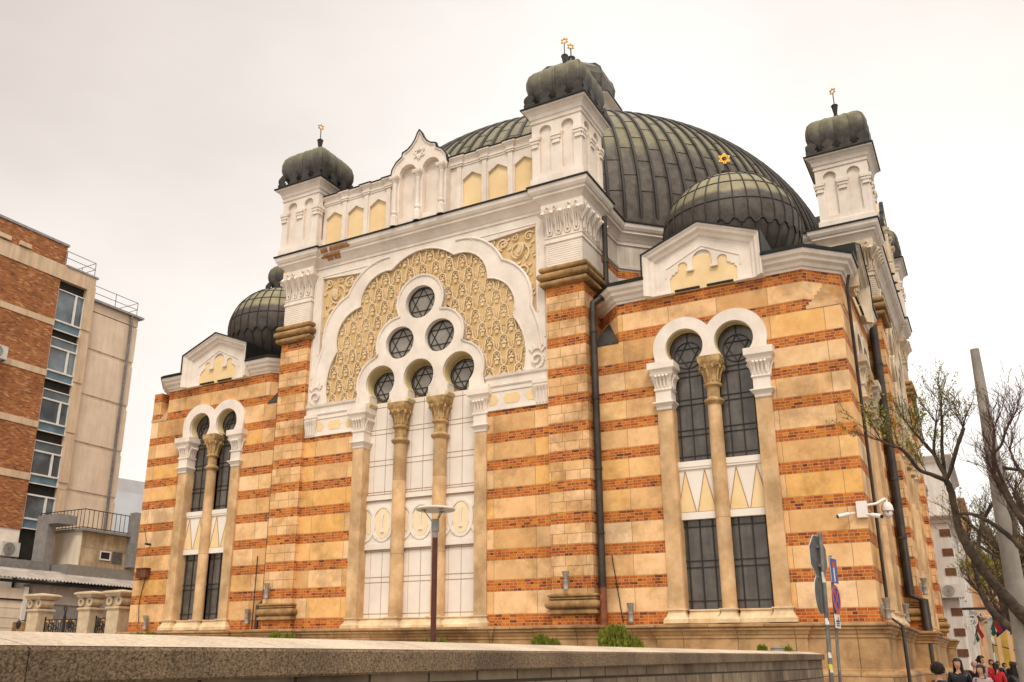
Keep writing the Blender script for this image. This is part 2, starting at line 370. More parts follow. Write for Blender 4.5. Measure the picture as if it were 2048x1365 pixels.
def hexagram(mb, c, r, t, f, m=0, depth=.03):
    for k in (0, 1):
        pts = [(c[0] + r * math.sin(R(120 * i + 180 * k)), c[1] + r * math.cos(R(120 * i + 180 * k))) for i in range(3)]
        for i in range(3):
            bar2(mb, pts[i], pts[(i + 1) % 3], t, f, m, depth * (1 + .25 * k + .05 * i))
BC = [0]
def bar2(mb, p, q, t, f, m=0, depth=.03):
    BC[0] += 1; depth *= 1 + .025 * (BC[0] % 4)
    dx, dz = q[0] - p[0], q[1] - p[1]; l = math.hypot(dx, dz) or 1; nx, nz = -dz / l * t / 2, dx / l * t / 2
    poly = [(p[0] + nx, p[1] + nz), (q[0] + nx, q[1] + nz), (q[0] - nx, q[1] - nz), (p[0] - nx, p[1] - nz)]
    vs = [f(a, .0004 * (BC[0] % 5), b) for a, b in poly] + [f(a, depth, b) for a, b in poly]
    mb.add(vs, [(3, 2, 1, 0), (4, 5, 6, 7), (0, 1, 5, 4), (1, 2, 6, 5), (2, 3, 7, 6), (3, 0, 4, 7)], m)
def ring(mb, c, r, t, f, m=0, depth=.03, n=28, a0=0, a1=360):
    full = a1 - a0 >= 360; k = n if full else n + 1; vs = []
    for i in range(k):
        a = R(a0 + (a1 - a0) * i / n)
        for rr, d in ((r - t / 2, 0), (r + t / 2, 0), (r + t / 2, depth), (r - t / 2, depth)): vs.append(f(c[0] + rr * math.cos(a), d, c[1] + rr * math.sin(a)))
    fs = []
    for i in range(n):
        j = (i + 1) % k
        for q in range(4): fs.append((i * 4 + q, j * 4 + q, j * 4 + (q + 1) % 4, i * 4 + (q + 1) % 4))
    mb.add(vs, fs, m)
def fy(y0): return lambda x, d, z: (x, y0 - d, z)

CAPP = [(0, 0), (.02, .03), (.02, .10), (.06, .16), (.13, .22), (.13, .25), (.03, .29), (.03, .62), (.07, .66), (.07, .70), (.03, .74), (.04, .92), (.08, 1.05), (.15, 1.16), (.17, 1.22), (.12, 1.24), (.16, 1.30), (.22, 1.36), (.22, 1.58), (0, 1.60)]
def small_capital(mb, x0, x1, y0, y1, z0=9.42, m=0):
    """pilaster capital: base roll, die, leafy bell, abacus (9.42 to 11.02)"""
    mb.sweep(rect(x0, x1, y0, y1, z0), CAPP, closed=True, m=m)
    for i in range(4):                                     # upright leaves on the bell
        x = x0 + .05 + (x1 - x0 - .1) * i / 3
        mb.tube([(x, y0 - .04, z0 + .74), (x, y0 - .07, z0 + .98), (x, y0 - .16, z0 + 1.15), (x, y0 - .19, z0 + 1.08)], [.035, .045, .05, .03], 5, m=m)
        yy = y0 + .05 + (y1 - y0 - .1) * i / 3
        for xx, sg in ((x0, -1), (x1, 1)):
            mb.tube([(xx + sg * .04, yy, z0 + .74), (xx + sg * .07, yy, z0 + .98), (xx + sg * .16, yy, z0 + 1.15), (xx + sg * .19, yy, z0 + 1.08)], [.035, .045, .05, .03], 5, m=m)
def column_capital(mb, x, y, r, z0=9.42, m=0):
    mb.lathe((x, y, z0), [(r, 0), (r + .04, .03), (r + .10, .10), (r + .10, .15), (r + .03, .2), (r - .02, .24), (r - .02, .58), (r + .06, .62), (r + .07, .68), (r, .72), (r - .01, .76), (r + .01, 1.0), (r + .06, 1.15), (r + .14, 1.24), (r + .05, 1.28)], 20, m)
    for i in range(10):
        a = 2 * math.pi * i / 10; ca, sa = math.cos(a), math.sin(a)
        mb.tube([(x + (r + o) * ca, y + (r + o) * sa, z0 + h) for o, h in ((.0, .76), (.03, .98), (.10, 1.16), (.17, 1.24), (.19, 1.14))], [.04, .045, .05, .05, .03], 5, m=m)
    h = r + .12
    mb.sweep(rect(x - h, x + h, y - h, y + h, z0 + 1.24), [(-.04, 0), (-.04, .05), (.0, .12), (.02, .18), (.02, .34), (-h, .35)], closed=True, m=m)

def wing(s):
    cx = 10.95 * s
    X = lambda x: cx + x
    # striped wall with an opening for the window group; top octagonal, lower part square
    outl = [(6.7, 2.3), (14.995, 2.3), (14.995, 12.05), (14.0, 12.05), (14.0, 13.42), (7.9, 13.42), (7.9, 12.05), (6.7, 12.05)]
    hole = [(1.78, 2.76), (1.78, 11.1)] + arc(.82, 11.47, .97, -22, 147.6, 12) + arc(-.82, 11.47, .97, 32.4, 202, 12)[1:] + [(-1.78, 11.1), (-1.78, 2.76)]
    mb = MB(); mb.prism([(x * s, z) for x, z in outl], 0, .5, holes=[[(X(x), z) for x, z in hole]])
    AP(mb, 'wall', ['stone', 'brick'], stripes=ST)
    # arched surround
    for_open = []
    def keyhole(c):
        r = .62; return [(c + .44, 11.0)] + [(c + p[0], p[1]) for p in arc(0, 11.47, r, -42, 222, 24)] + [(c - .44, 11.0)]
    outer = [(1.80, 11.0)] + arc(.82, 11.47, 1.02, -16, 143.5, 16)[0:] + arc(-.82, 11.47, 1.02, 36.5, 196, 16)[1:] + [(-1.80, 11.0)]
    outer[0] = (1.80, 11.0)
    poly = [(X(x), z) for x, z in outer] + [(X(x), z) for x, z in reversed(keyhole(-.80))] + [(X(x), z) for x, z in reversed(keyhole(.80))]
    mb = MB(); mb.prism(poly, -.10, .22)
    sur = AP(mb, 'arch_surround', 'white')
    mb = MB()
    for c in (-.80, .80):          # warm-coloured reveal behind the white archivolt
        inner = [(X(c) + p[0], p[1]) for p in arc(0, 11.47, .60, -42, 222, 24)]
        outer2 = [(X(c) + p[0], p[1]) for p in arc(0, 11.47, .70, -42, 222, 24)]
        mb.prism(inner + list(reversed(outer2)), .0, .36)
    AP(mb, 'arch_reveal', 'reveal', parent=sur)
    for sg in (-1, 1):
        x0, x1 = sorted((X(sg * 1.30), X(sg * 1.82)))
        mb = MB(); mb.box(x0 + .02, x1 - .02, -.10, .42, 3.15, 9.45)
        mb.box(x0 + (0 if sg > 0 else .04), x1 - (.04 if sg > 0 else 0), -.055, .40, 3.16, 9.45)
        p = AP(mb, 'window_pilaster', 'trim')
        mb = MB(); small_capital(mb, x0 + .03, x1 - .03, -.12, .30); AP(mb, 'capital', 'white', parent=p)
        mb = MB(); mb.sweep(rect(x0, x1, -.12, .3, 2.75), [(.12, 0), (.12, .12), (.05, .2), (.01, .3), (.01, .38), (.05, .39), (.05, .43), (-.2, .44)], closed=True)
        AP(mb, 'base', 'base', parent=p)
    mb = MB(); mb.lathe((cx, .10, 0), [(.22, 3.1), (.22, 5.84), (.215, 5.85), (.225, 5.86), (.215, 9.45)], 20)
    col = AP(mb, 'column', 'trim', smooth=40)
    mb = MB(); column_capital(mb, cx, .10, .22); AP(mb, 'capital', 'colcap', parent=col, smooth=40)
    mb = MB(); mb.sweep(rect(cx - .22, cx + .22, -.12, .32, 2.75), [(.12, 0), (.12, .1), (.04, .2), (.0, .3), (.0, .36), (.05, .38), (.05, .42), (-.1, .43)], closed=True)
    AP(mb, 'base', 'base', parent=col)
    # sill stones
    for a, b in ((-1.22, -.30), (.30, 1.22)):
        mb = MB(); mb.sweep([(X(a), 0, 2.75), (X(b), 0, 2.75)], [(-.4, 0), (.10, 0), (.09, .13), (.03, .17), (-.02, .26), (-.07, .28), (-.09, .36), (-.05, .37), (-.05, .41), (-.4, .42)])
        AP(mb, 'sill', 'base')
    for c in (-.80, .80):
        c0 = X(c)
        # upper window, spandrel board, lower window
        gl = MB(); gl.prism([(c0 + .62, 7.70), (c0 + .62, 11.3)] + [(c0 + p[0], p[1]) for p in arc(0, 11.47, .66, -10, 190, 20)] + [(c0 - .62, 11.3), (c0 - .62, 7.70)], .34, .40)
        wdw = AP(gl, 'window', 'glass')
        b = MB(); f = fy(.34)
        for x in (-.40, 0, .40): bar2(b, (c0 + x, 7.72), (c0 + x, 10.8 if x == 0 else 11.0), .028, f)
        for z in (7.90, 8.58, 8.76, 9.60, 9.78, 10.55, 10.72): bar2(b, (c0 - .62, z), (c0 + .62, z), .026, f)
        ring(b, (c0, 11.28), .45, .03, f); ring(b, (c0, 11.47), .60, .03, f, a0=-10, a1=190, n=16)
        hexagram(b, (c0, 11.28), .45, .026, f)
        bar2(b, (c0, 11.73), (c0, 12.07), .03, f)
        AP(b, 'glazing_bars', 'bar', parent=wdw)
        mb = MB(); mb.box(c0 - .62, c0 + .62, .16, .40, 5.88, 6.10); mb.box(c0 - .62, c0 + .62, .20, .40, 6.10, 7.46); mb.box(c0 - .62, c0 + .62, .15, .40, 7.46, 7.71)
        mb.box(c0 - .62, c0 + .62, .13, .40, 7.53, 7.71)
        sp = AP(mb, 'spandrel_board', 'white2')
        mb = MB()
        for k in (-1, 1):
            t0 = c0 + k * .31
            mb.prism([(t0 - .285, 6.10), (t0 + .285, 6.10), (t0, 7.42)], .185, .21)
        AP(mb, 'triangle_inlay', 'cream', parent=sp)
        mb = MB()
        for k in (-1, 1):
            t0 = c0 + k * .31
            for q in (-1, 1): bar2(mb, (t0 + q * .285, 6.10), (t0, 7.42), .02, fy(.185), depth=.012)
        for z in (7.47, 6.105): mb.box(c0 - .6, c0 + .6, .185, .2, z - .008, z + .012)
        AP(mb, 'inlay_edge', 'line', parent=sp)
        gl = MB(); gl.box(c0 - .62, c0 + .62, .34, .40, 3.15, 5.88); wdw = AP(gl, 'window', 'glass')
        b = MB()
        for x in (-.40, 0, .40): bar2(b, (c0 + x, 3.17), (c0 + x, 5.88), .035, f)
        for z in (3.42, 4.42, 4.62, 5.66): bar2(b, (c0 - .62, z), (c0 + .62, z), .026, f)
        AP(b, 'glazing_bars', 'bar', parent=wdw)
    # gable
    g = [(-1.95, 13.36), (-1.95, 14.845), (0, 15.626), (1.95, 14.845), (1.95, 13.36)]
    mb = MB(); mb.prism([(X(x), z) for x, z in [(-1.9, 13.40), (-1.9, 14.80), (0, 15.57), (1.9, 14.80), (1.9, 13.40)]], -.02, .4)
    pathg = [(X(x), 0, z) for x, z in g]
    mb.sweep(pathg, [(-.0, -.3), (.0, .42), (.05, .42), (.09, .37), (.17, .34), (.23, .24), (.33, .20), (.38, .12), (.46, .10), (.46, -.1)], up=(0, -1, 0))
    # shelf with trefoil cut-out
    tre = [(1.10, 13.41), (1.12, 13.9), (1.05, 13.98), (1.05, 14.04), (.93, 14.06), (.93, 14.12), (.84, 14.13)] + arc(.66, 14.28, .165, -25, 205, 10) + [(.47, 14.14), (.33, 14.14)] + arc(0, 14.44, .32, -8, 188, 14) + [(-.33, 14.14), (-.47, 14.14)] + arc(-.66, 14.28, .165, -25, 205, 10) + [(-.84, 14.13), (-.93, 14.12), (-.93, 14.06), (-1.05, 14.04), (-1.05, 13.98), (-1.12, 13.9), (-1.10, 13.41)]
    pl = [(-1.5, 13.41)] + [(-1.5, 14.6), (0, 15.2), (1.5, 14.6), (1.5, 13.41)]
    mb.prism([(X(x), z) for x, z in pl + tre], -.10, -.03)
    mb.prism([(X(x), z) for x, z in [(-1.22, 13.95), (-1.22, 14.28), (0, 14.88), (1.22, 14.28), (1.22, 13.95), (1.26, 13.95), (1.26, 14.31), (0, 14.93), (-1.26, 14.31), (-1.26, 13.95)]], -.125, -.09)
    for k in (-.40, .40): mb.box(X(k) - .12, X(k) + .12, -.17, -.09, 14.06, 14.15)
    mb.box(X(-1.9), X(-1.0), -.2, -.01, 13.364, 13.407); mb.box(X(1.0), X(1.9), -.2, -.01, 13.364, 13.407)
    gb = AP(mb, 'gable', 'white')
    mb = MB(); mb.prism([(X(x), z) for x, z in [(-1.15, 13.405), (-1.15, 14.6), (1.15, 14.6), (1.15, 13.405)]], -.06, -.025); AP(mb, 'gable_panel', 'cream', parent=gb)
    mb = MB(); mb.sweep([(X(x), 0, z) for x, z in [(-1.95, 13.98), (-1.95, 14.845), (0, 15.626), (1.95, 14.845), (1.95, 13.98)]], [(-.05, .46), (0, .46), (0, -2.5), (-.05, -2.5), (-.05, .46)], up=(0, -1, 0))
    mb.box(X(-.95), X(-.12), -.20, -.13, 13.38, 13.45); mb.box(X(.12), X(.98), -.20, -.13, 13.38, 13.45)
    AP(mb, 'flashing', 'gutter', parent=gb)
    mb = MB(); mb.prism([(X(x), z) for x, z in [(-1.93, 13.9), (-1.93, 14.82), (0, 15.60), (1.93, 14.82), (1.93, 13.9)]], .38, 2.6); AP(mb, 'gable_roof', 'lead', parent=gb)
    # plinth under the wing
    mb = MB()
    p0, p1 = sorted((6.7 * s, 15.0 * s))
for s in (-1, 1): wing(s)

# ------------- central bay
YC = -.32; YP = -.50
for s in (-1, 1):
    a, b = sorted((2.93 * s, 5.46 * s)); mb = MB(); mb.box(a, b, YC, .3, 2.3, 10.18); AP(mb, 'wall', ['stone', 'brick'], stripes=ST)
    # big corner pilaster
    a, b = sorted((5.44 * s, 6.90 * s)); mb = MB(); mb.box(a, b, YP, 1.3, 2.3, 14.36)
    pil = AP(mb, 'pilaster', ['stone2', 'brick'], stripes=ST)
    mb = MB(); prof = [(-.05, 0)]
    for z0, r, o in ((.0, .11, .08), (.24, .14, .12), (.54, .12, .08)):
        prof += [(o + r * math.cos(R(t)), z0 + r + r * math.sin(R(t))) for t in range(-90, 91, 22)]
    prof += [(-.05, .80)]
    mb.sweep(rect(a, b, YP, 1.3, 14.34), prof, closed=True); AP(mb, 'roll_moulding', 'mould', parent=pil, smooth=50)
    mb = MB(); prof = [(-.05, 0), (.06, .0), (.12, .04), (.12, .12), (.07, .17), (.05, .19)] + [(.06 + .13 * math.cos(R(t)), .32 + .13 * math.sin(R(t))) for t in range(-90, 91, 22)] + [(.04, .47), (.09, .49), (.09, .53), (.04, .55)] + [(.06 + .06 * math.cos(R(t)), .60 + .05 * math.sin(R(t))) for t in range(-90, 91, 30)] + [(-.05, .67)]
    mb.sweep(rect(a, b, YP, 1.3, 3.04), prof, closed=True); AP(mb, 'base_moulding', 'mould', parent=pil, smooth=50)
    # white upper block, flared leafy capital, scroll frieze
    mb = MB(); mb.box(a + .03, b - .03, YP + .03, 1.27, 15.1, 16.3)
    mb.sweep(rect(a + .03, b - .03, YP + .03, 1.27, 15.12), [(0, 0), (.04, .0), (.04, .05), (0, .06)], closed=True)
    mb.sweep(rect(a + .03, b - .03, YP + .03, 1.27, 16.05), [(0, 0), (.05, .02), (.05, .09), (.02, .11), (.02, .20), (.05, .22), (.05, .26), (0, .27)], closed=True)
    for z in [15.26 + .085 * i for i in range(9)]:
        mb.sweep(rect(a + .03, b - .03, YP + .03, 1.27, z), [(0, 0), (.012, .008), (.012, .064), (0, .072)], closed=True)
    blk = AP(mb, 'white_block', 'white', parent=pil)
    mb = MB()
    mb.sweep(rect(a + .03, b - .03, YP + .03, 1.27, 16.3), [(0, 0), (.0, .35), (.03, .55), (.10, .72), (.20, .84), (.24, .90), (.12, .92), (-.1, .93)], closed=True)
    mb.sweep(rect(a + .03, b - .03, YP + .03, 1.27, 17.18), [(-.1, 0), (.10, .0), (.13, .06), (.13, .42), (-.1, .44)], closed=True)
    def leaves(p, q, out, n):
        p, q, out = Vector(p), Vector(q), Vector(out)
        for i in range(n):
            c = p.lerp(q, (i + .5) / n); wdt = (q - p) / n * .30
            for sg in (-1, 1):
                mb.tube([c + wdt * sg * 1.0 + out * .20 + Vector((0, 0, .86)), c + wdt * sg * .9 + out * .09 + Vector((0, 0, .62)), c + wdt * sg * .9 + out * .04 + Vector((0, 0, .25)), c + wdt * sg * .6 + out * .04 + Vector((0, 0, .10)), c + out * .04 + Vector((0, 0, .06))], [.045, .04, .035, .035, .035], 5)
            mb.tube([c + out * .16 + Vector((0, 0, .78)), c + out * .06 + Vector((0, 0, .55)), c + out * .03 + Vector((0, 0, .22))], [.03, .035, .05], 5)
        for i in range(n + 1):
            c = p.lerp(q, i / n)
            mb.tube([c + out * .02 + Vector((0, 0, .45)), c + out * .14 + Vector((0, 0, .72)), c + out * .30 + Vector((0, 0, .88)), c + out * .34 + Vector((0, 0, .80))], [.03, .07, .09, .05], 6)
        # scrolls on the frieze
        L_ = (q - p).length; e1 = (q - p).normalized()
        for c0, sg in ((.14, 1), (.40, -1), (L_ - .40, 1), (L_ - .14, -1)):
            c = p + e1 * c0 + out * .14 + Vector((0, 0, 1.12))
            mb.tube([c + e1 * sg * (r_ * math.cos(t)) + Vector((0, 0, r_ * math.sin(t))) + out * .02 for t, r_ in [(k * .7, .02 + .014 * k) for k in range(9)]] , .028, 5)
        for c0, sg in ((.27, 1), (L_ - .27, -1)):
            c = p + e1 * c0 + out * .13 + Vector((0, 0, .98))
            mb.tube([c - e1 * .22 + Vector((0, 0, -.05)), c + Vector((0, 0, .02)), c + e1 * .2 + Vector((0, 0, .16))], [.05, .04, .02], 5)
    leaves((a + .03, YP + .03, 16.3), (b - .03, YP + .03, 16.3), (0, -1, 0), 4)
    xo = (b - .03) if s > 0 else (a + .03)
    leaves((xo, YP + .03, 16.3), (xo, 1.27, 16.3), (s, 0, 0), 4)
    AP(mb, 'capital', 'white', parent=pil, smooth=45)
    mb = MB(); mb.box(a - .04, b + .04, YP - .04, 1.34, 17.6, 17.95); AP(mb, 'frieze_block', 'white', parent=pil)
    # flood-light ledge piece left out here

# white panel with the multifoil field
foilR = arc3((0, 17.25), (.78, 17.10), (1.46, 16.68), 7) + arc3((1.46, 16.68), (2.50, 16.42), (2.97, 15.36), 9)[1:] + arc3((2.97, 15.36), (3.80, 14.92), (4.05, 13.62), 9)[1:] + arc3((4.05, 13.62), (4.50, 12.62), (4.46, 11.50), 9)[1:]
field = list(reversed(foilR)) + [(-x, z) for x, z in foilR[1:]]          # right bottom -> top -> left bottom
hoodR = arc3((1.55, 17.26), (2.60, 17.05), (3.58, 15.98), 9) + arc3((3.58, 15.98), (4.45, 15.30), (4.76, 13.90), 9)[1:] + arc3((4.76, 13.90), (5.02, 13.2), (5.17, 12.3), 6)[1:]
cornR = [(2.95, 17.02), (4.98, 17.02), (4.98, 14.3)]
def hood_at(lo, hi): return [p for p in hoodR if lo <= p[1] <= hi]
cfR = [(4.98, 17.03), (4.98, 13.55)] + [(x, z) for x, z in reversed(hoodR) if 13.85 < z < 16.99 and x < 4.95] 
A_out = [(-5.43, 11.42), (5.43, 11.42), (5.43, 17.47), (-5.43, 17.47)]
fieldh = [(4.46, 11.46)] + field[1:-1] + [(-4.46, 11.46)]
mb = MB()
mb.prism([(-5.43, 11.42), (-4.46, 11.42)] + list(reversed(field)) + [(4.46, 11.42), (5.43, 11.42), (5.43, 17.47), (-5.43, 17.47)], YC - .01, YC + .22, holes=[cfR, mir(cfR)])
mb.prism([(-5.43, 11.42), (-2.75, 11.42), (-2.0, 15), (0, 16.4), (2.0, 15), (2.75, 11.42), (5.43, 11.42), (5.43, 17.46), (-5.43, 17.46)], YC + .20, YC + .40)
PR = [(-.05, -.05), (-.05, .035), (-.02, .06), (.02, .06), (.05, .035), (.05, -.05)]
for sgn in (1, -1):
    mb.sweep([(sgn * x, YC, z) for x, z in hoodR], PR, up=(0, -1, 0))
    mb.sweep([(sgn * x, YC, z) for x, z in [(5.30, 12.6), (5.30, 17.25), (4.98 - 3.4, 17.25)]][0:2], [(q[0] * .7, q[1] * .7) for q in PR], up=(0, -1, 0))
    mb.sweep([(sgn * x, YC, z) for x, z in [(2.2, 17.12), (5.05, 17.12), (5.05, 13.6)]], [(q[0] * .6, q[1] * .6) for q in PR], up=(0, -1, 0))
mb.sweep([(x, YC, z) for x, z in field], [(q[0] * .6, q[1] * .6) for q in PR], up=(0, -1, 0))
panel = AP(mb, 'arch_panel', 'white', smooth=40)
mb = MB(); gh_ = [(2.7, 11.43), (2.6, 12.4), (1.8, 13.4), (1.75, 14.0), (.85, 15), (.5, 15.8), (-.5, 15.8), (-.85, 15), (-1.75, 14), (-1.8, 13.4), (-2.6, 12.4), (-2.7, 11.43)]
mb.prism([(-4.7, 11.43)] + list(reversed(gh_)) + [(4.7, 11.43), (4.7, 17.3), (-4.7, 17.3)], YC + .13, YC + .2)
for sgn in (1, -1): mb.box(min(sgn * 2.4, sgn * 5.1), max(sgn * 2.4, sgn * 5.1), YC + .10, YC + .125, 13.4, 17.1)
AP(mb, 'field_ground', 'ochre', parent=panel)
# carved repeat of little arches
def inside(p, poly):
    c = False; j = len(poly) - 1
    for i in range(len(poly)):
        if (poly[i][1] > p[1]) != (poly[j][1] > p[1]) and p[0] < (poly[j][0] - poly[i][0]) * (p[1] - poly[i][1]) / (poly[j][1] - poly[i][1]) + poly[i][0]: c = not c
        j = i
    return c
mb = MB(); f = fy(YC + .13)
big = [(x * 1.03, 11.4 + (z - 11.4) * 1.02) for x, z in fieldh]
DX, DZ = .60, .60
circs = [(0, 15.03, 1.0), (.93, 13.45, 1.0), (-.93, 13.45, 1.0), (1.80, 11.95, 1.0), (-1.80, 11.95, 1.0), (0, 12.6, 1.3)]
wins = [(0, 14.98), (.91, 13.44), (-.91, 13.44), (-1.77, 11.9), (0, 11.9), (1.77, 11.9)]
def lbar(p, q, t, d):
    if any(math.hypot((p[0] + q[0]) / 2 - w_[0], (p[1] + q[1]) / 2 - w_[1]) < .80 for w_ in wins): return
    bar2(mb, p, q, t, f, depth=d)
row = 0; z = 11.30
while z < 17.4:
    k = -9
    while k < 10:
        x = (k + (.5 if row % 2 else 0)) * DX
        if inside((x, z + .3), big) and not any((x - c[0]) ** 2 + (z + .25 - c[1]) ** 2 < (c[2] - .12) ** 2 for c in circs):
            # arch outline running into the loop that joins it to its neighbour
            pts = [(x - .20, z + .05), (x - .20, z + .20), (x - .165, z + .30)] + [(x + .165 * math.cos(R(t)), z + .36 + .17 * math.sin(R(t))) for t in (165, 130, 90, 50, 15)] + [(x + .165, z + .30), (x + .20, z + .20), (x + .20, z + .05), (x + .235, z - .02), (x + .30, z - .045), (x + .365, z - .02), (x + .40, z + .05)]
            for i in range(len(pts) - 1): lbar(pts[i], pts[i + 1], .048, .085)
            pts = [(x + .09 * math.cos(R(t)), z + .38 + .09 * math.sin(R(t))) for t in range(-40, 221, 52)]
            for i in range(len(pts) - 1): lbar(pts[i], pts[i + 1], .036, .06)
            for sg in (-1, 1): lbar((x + sg * .02, z + .25), (x + sg * .10, z + .20), .07, .06)
            lbar((x, z + .02), (x, z + .15), .12, .07); lbar((x - .07, z + .10), (x + .07, z + .10), .05, .055); lbar((x, z + .2), (x, z + .36), .045, .05)
            lbar((x + .30, z + .06), (x + .30, z + .26), .035, .05)
        k += 1
    z += DZ; row += 1
AP(mb, 'carved_lattice', 'relief', parent=panel)
# spandrel scroll carving in the two upper corners
def spiral(mb, c, r0, turns, sg, f, t0=0, w_=.05, dep=.07):
    pts = []
    n = int(14 * turns)
    for i in range(n + 1):
        a = t0 + sg * 2 * math.pi * turns * i / n; r = r0 * (1 - .82 * i / n)
        pts.append((c[0] + r * math.cos(a), c[1] + r * math.sin(a)))
    for i in range(n): bar2(mb, pts[i], pts[i + 1], w_ * (1 - .4 * i / n), f, depth=dep)
mb = MB(); f = fy(YC + .11); rnd = random.Random(4)
for sgn in (-1, 1):
    for c, r0, sg in (((4.25, 16.15), .46, 1), ((4.45, 15.35), .28, -1), ((4.62, 14.75), .17, 1), ((3.60, 16.62), .26, -1), ((3.15, 16.80), .12, 1), ((4.68, 16.72), .2, 1), ((4.1, 16.78), .14, -1), ((4.75, 14.3), .1, -1)):
        spiral(mb, (sgn * c[0], c[1]), r0, 1.5, sg * sgn, f, t0=rnd.random() * 6, w_=.07 if r0 > .2 else .05)
    for i in range(46):
        x, z = rnd.uniform(3.1, 4.92), rnd.uniform(14.1, 16.95)
        if z - 17.0 < -(4.95 - x) * .0 and (x - 2.9) * 1.0 + (z - 14.2) * .72 > 2.05:
            a = rnd.random() * 3; s_ = rnd.uniform(.04, .09)
            mb.prism([(sgn * x + s_ * math.cos(a + t), z + .7 * s_ * math.sin(a + t) + .3 * s_ * math.cos(a + t)) for t in (0, 1.4, 2.6, 3.6, 5.0)], YC + .05, YC + .12)
    o = [(4.33 + .15 * math.cos(t) + .07 * math.sin(t), 16.22 + .28 * math.sin(t)) for t in [k * math.pi / 6 for k in range(12)]]
    mb.prism([(sgn * x, z) for x, z in o], YC - .02, YC + .1)
    o = [(4.33 + .08 * math.cos(t) + .04 * math.sin(t), 16.24 + .19 * math.sin(t)) for t in [k * math.pi / 6 for k in range(12)]]
    mb.prism([(sgn * x, z) for x, z in o], YC - .06, YC)
vm = MB()
for sgn in (-1, 1):
    f2 = fy(YC - .01)
    spiral(vm, (sgn * 4.98, 11.78), .30, 1.3, sgn, f2, t0=-1.6 if sgn > 0 else -1.5, w_=.09, dep=.09)
    for a in range(30, 170, 28): vm.prism([(sgn * (4.98 + .2 * math.cos(R(a + q)) * (1 if q else 2.0)), 12.0 + .2 * math.sin(R(a + q)) * (1 if q else 2.1)) for q in (-16, 0, 16)], YC - .08, YC)
AP(mb, 'carved_scrolls', 'relief', parent=panel); AP(vm, 'hood_volute', 'white', parent=panel)
# inner trefoil pyramid of circles
ic = [(1.80, 11.95, 1.09), (.93, 13.45, 1.09), (0, 15.03, 1.09)]
def ang(c, p): return math.degrees(math.atan2(p[1] - c[1], p[0] - c[0]))
J1, J2 = (1.90, 13.03), (.98, 14.55)
inner = [(2.93, 11.02)] + arc(1.80, 11.95, 1.09, -20, ang((1.80, 11.95), J1), 9) + arc(.93, 13.45, 1.09, ang((.93, 13.45), J1), ang((.93, 13.45), J2), 8) + arc(0, 15.03, 1.09, ang((0, 15.03), J2), 90, 9)
inner_full = inner + [(-x, z) for x, z in reversed(inner[:-1])]
def key3(c): return [(c + .46, 11.02)] + arc(c, 11.95, .68, -47, 227, 26) + [(c - .46, 11.02)]
poly = inner_full + list(reversed(key3(-1.77))) + list(reversed(key3(0))) + list(reversed(key3(1.77)))
def circ(c, z, r, n=30): return [(c + r * math.cos(2 * math.pi * i / n), z + r * math.sin(2 * math.pi * i / n)) for i in range(n)]
mb = MB(); mb.prism(poly, YC - .08, .10, holes=[circ(0, 14.98, .68), circ(.91, 13.44, .66), circ(-.91, 13.44, .66)])
mb.sweep([(x, YC - .08, z) for x, z in inner_full], [(-.08, -.1), (-.08, .03), (-.05, .05), (.0, .05), (.0, -.1)], up=(0, -1, 0))
rose = AP(mb, 'window_tracery', 'white', smooth=40)
mb = MB()
for c in (-1.77, 0, 1.77):
    mb.prism(arc(c, 11.95, .655, -47, 227, 26) + list(reversed(arc(c, 11.95, .72, -47, 227, 26))), YC + .02, .24)
    for sg in (-1, 1): mb.tube([(c + sg * .47, YC - .095, 11.12), (c + sg * .47, YC + .5, 11.12)], .075, 12)
AP(mb, 'arch_reveal', 'reveal', parent=rose)
for c, z, r, y in ((0, 14.98, .70, -.16), (.91, 13.44, .68, -.16), (-.91, 13.44, .68, -.16), (-1.77, 11.86, .60, .10), (0, 11.86, .60, .10), (1.77, 11.86, .60, .10)):
    mb = MB(); mb.prism(circ(c, z, r), y, y + .06); wdw = AP(mb, 'round_window', 'glass2')
    b = MB(); hexagram(b, (c, z), r - .08, .022, fy(y)); ring(b, (c, z), r - .08, .024, fy(y)); ring(b, (c, z), r - .01, .04, fy(y))
    bar2(b, (c, z - r), (c, z - r + .1), .03, fy(y)); bar2(b, (c, z + r - .1), (c, z + r), .03, fy(y))
    AP(b, 'glazing_bars', 'bar', parent=wdw)
mb = MB(); mb.prism([(-2.7, 11.15), (2.7, 11.15), (2.7, 12.8), (-2.7, 12.8)], .17, .22); AP(mb, 'tympanum_back', 'reveal', parent=rose)
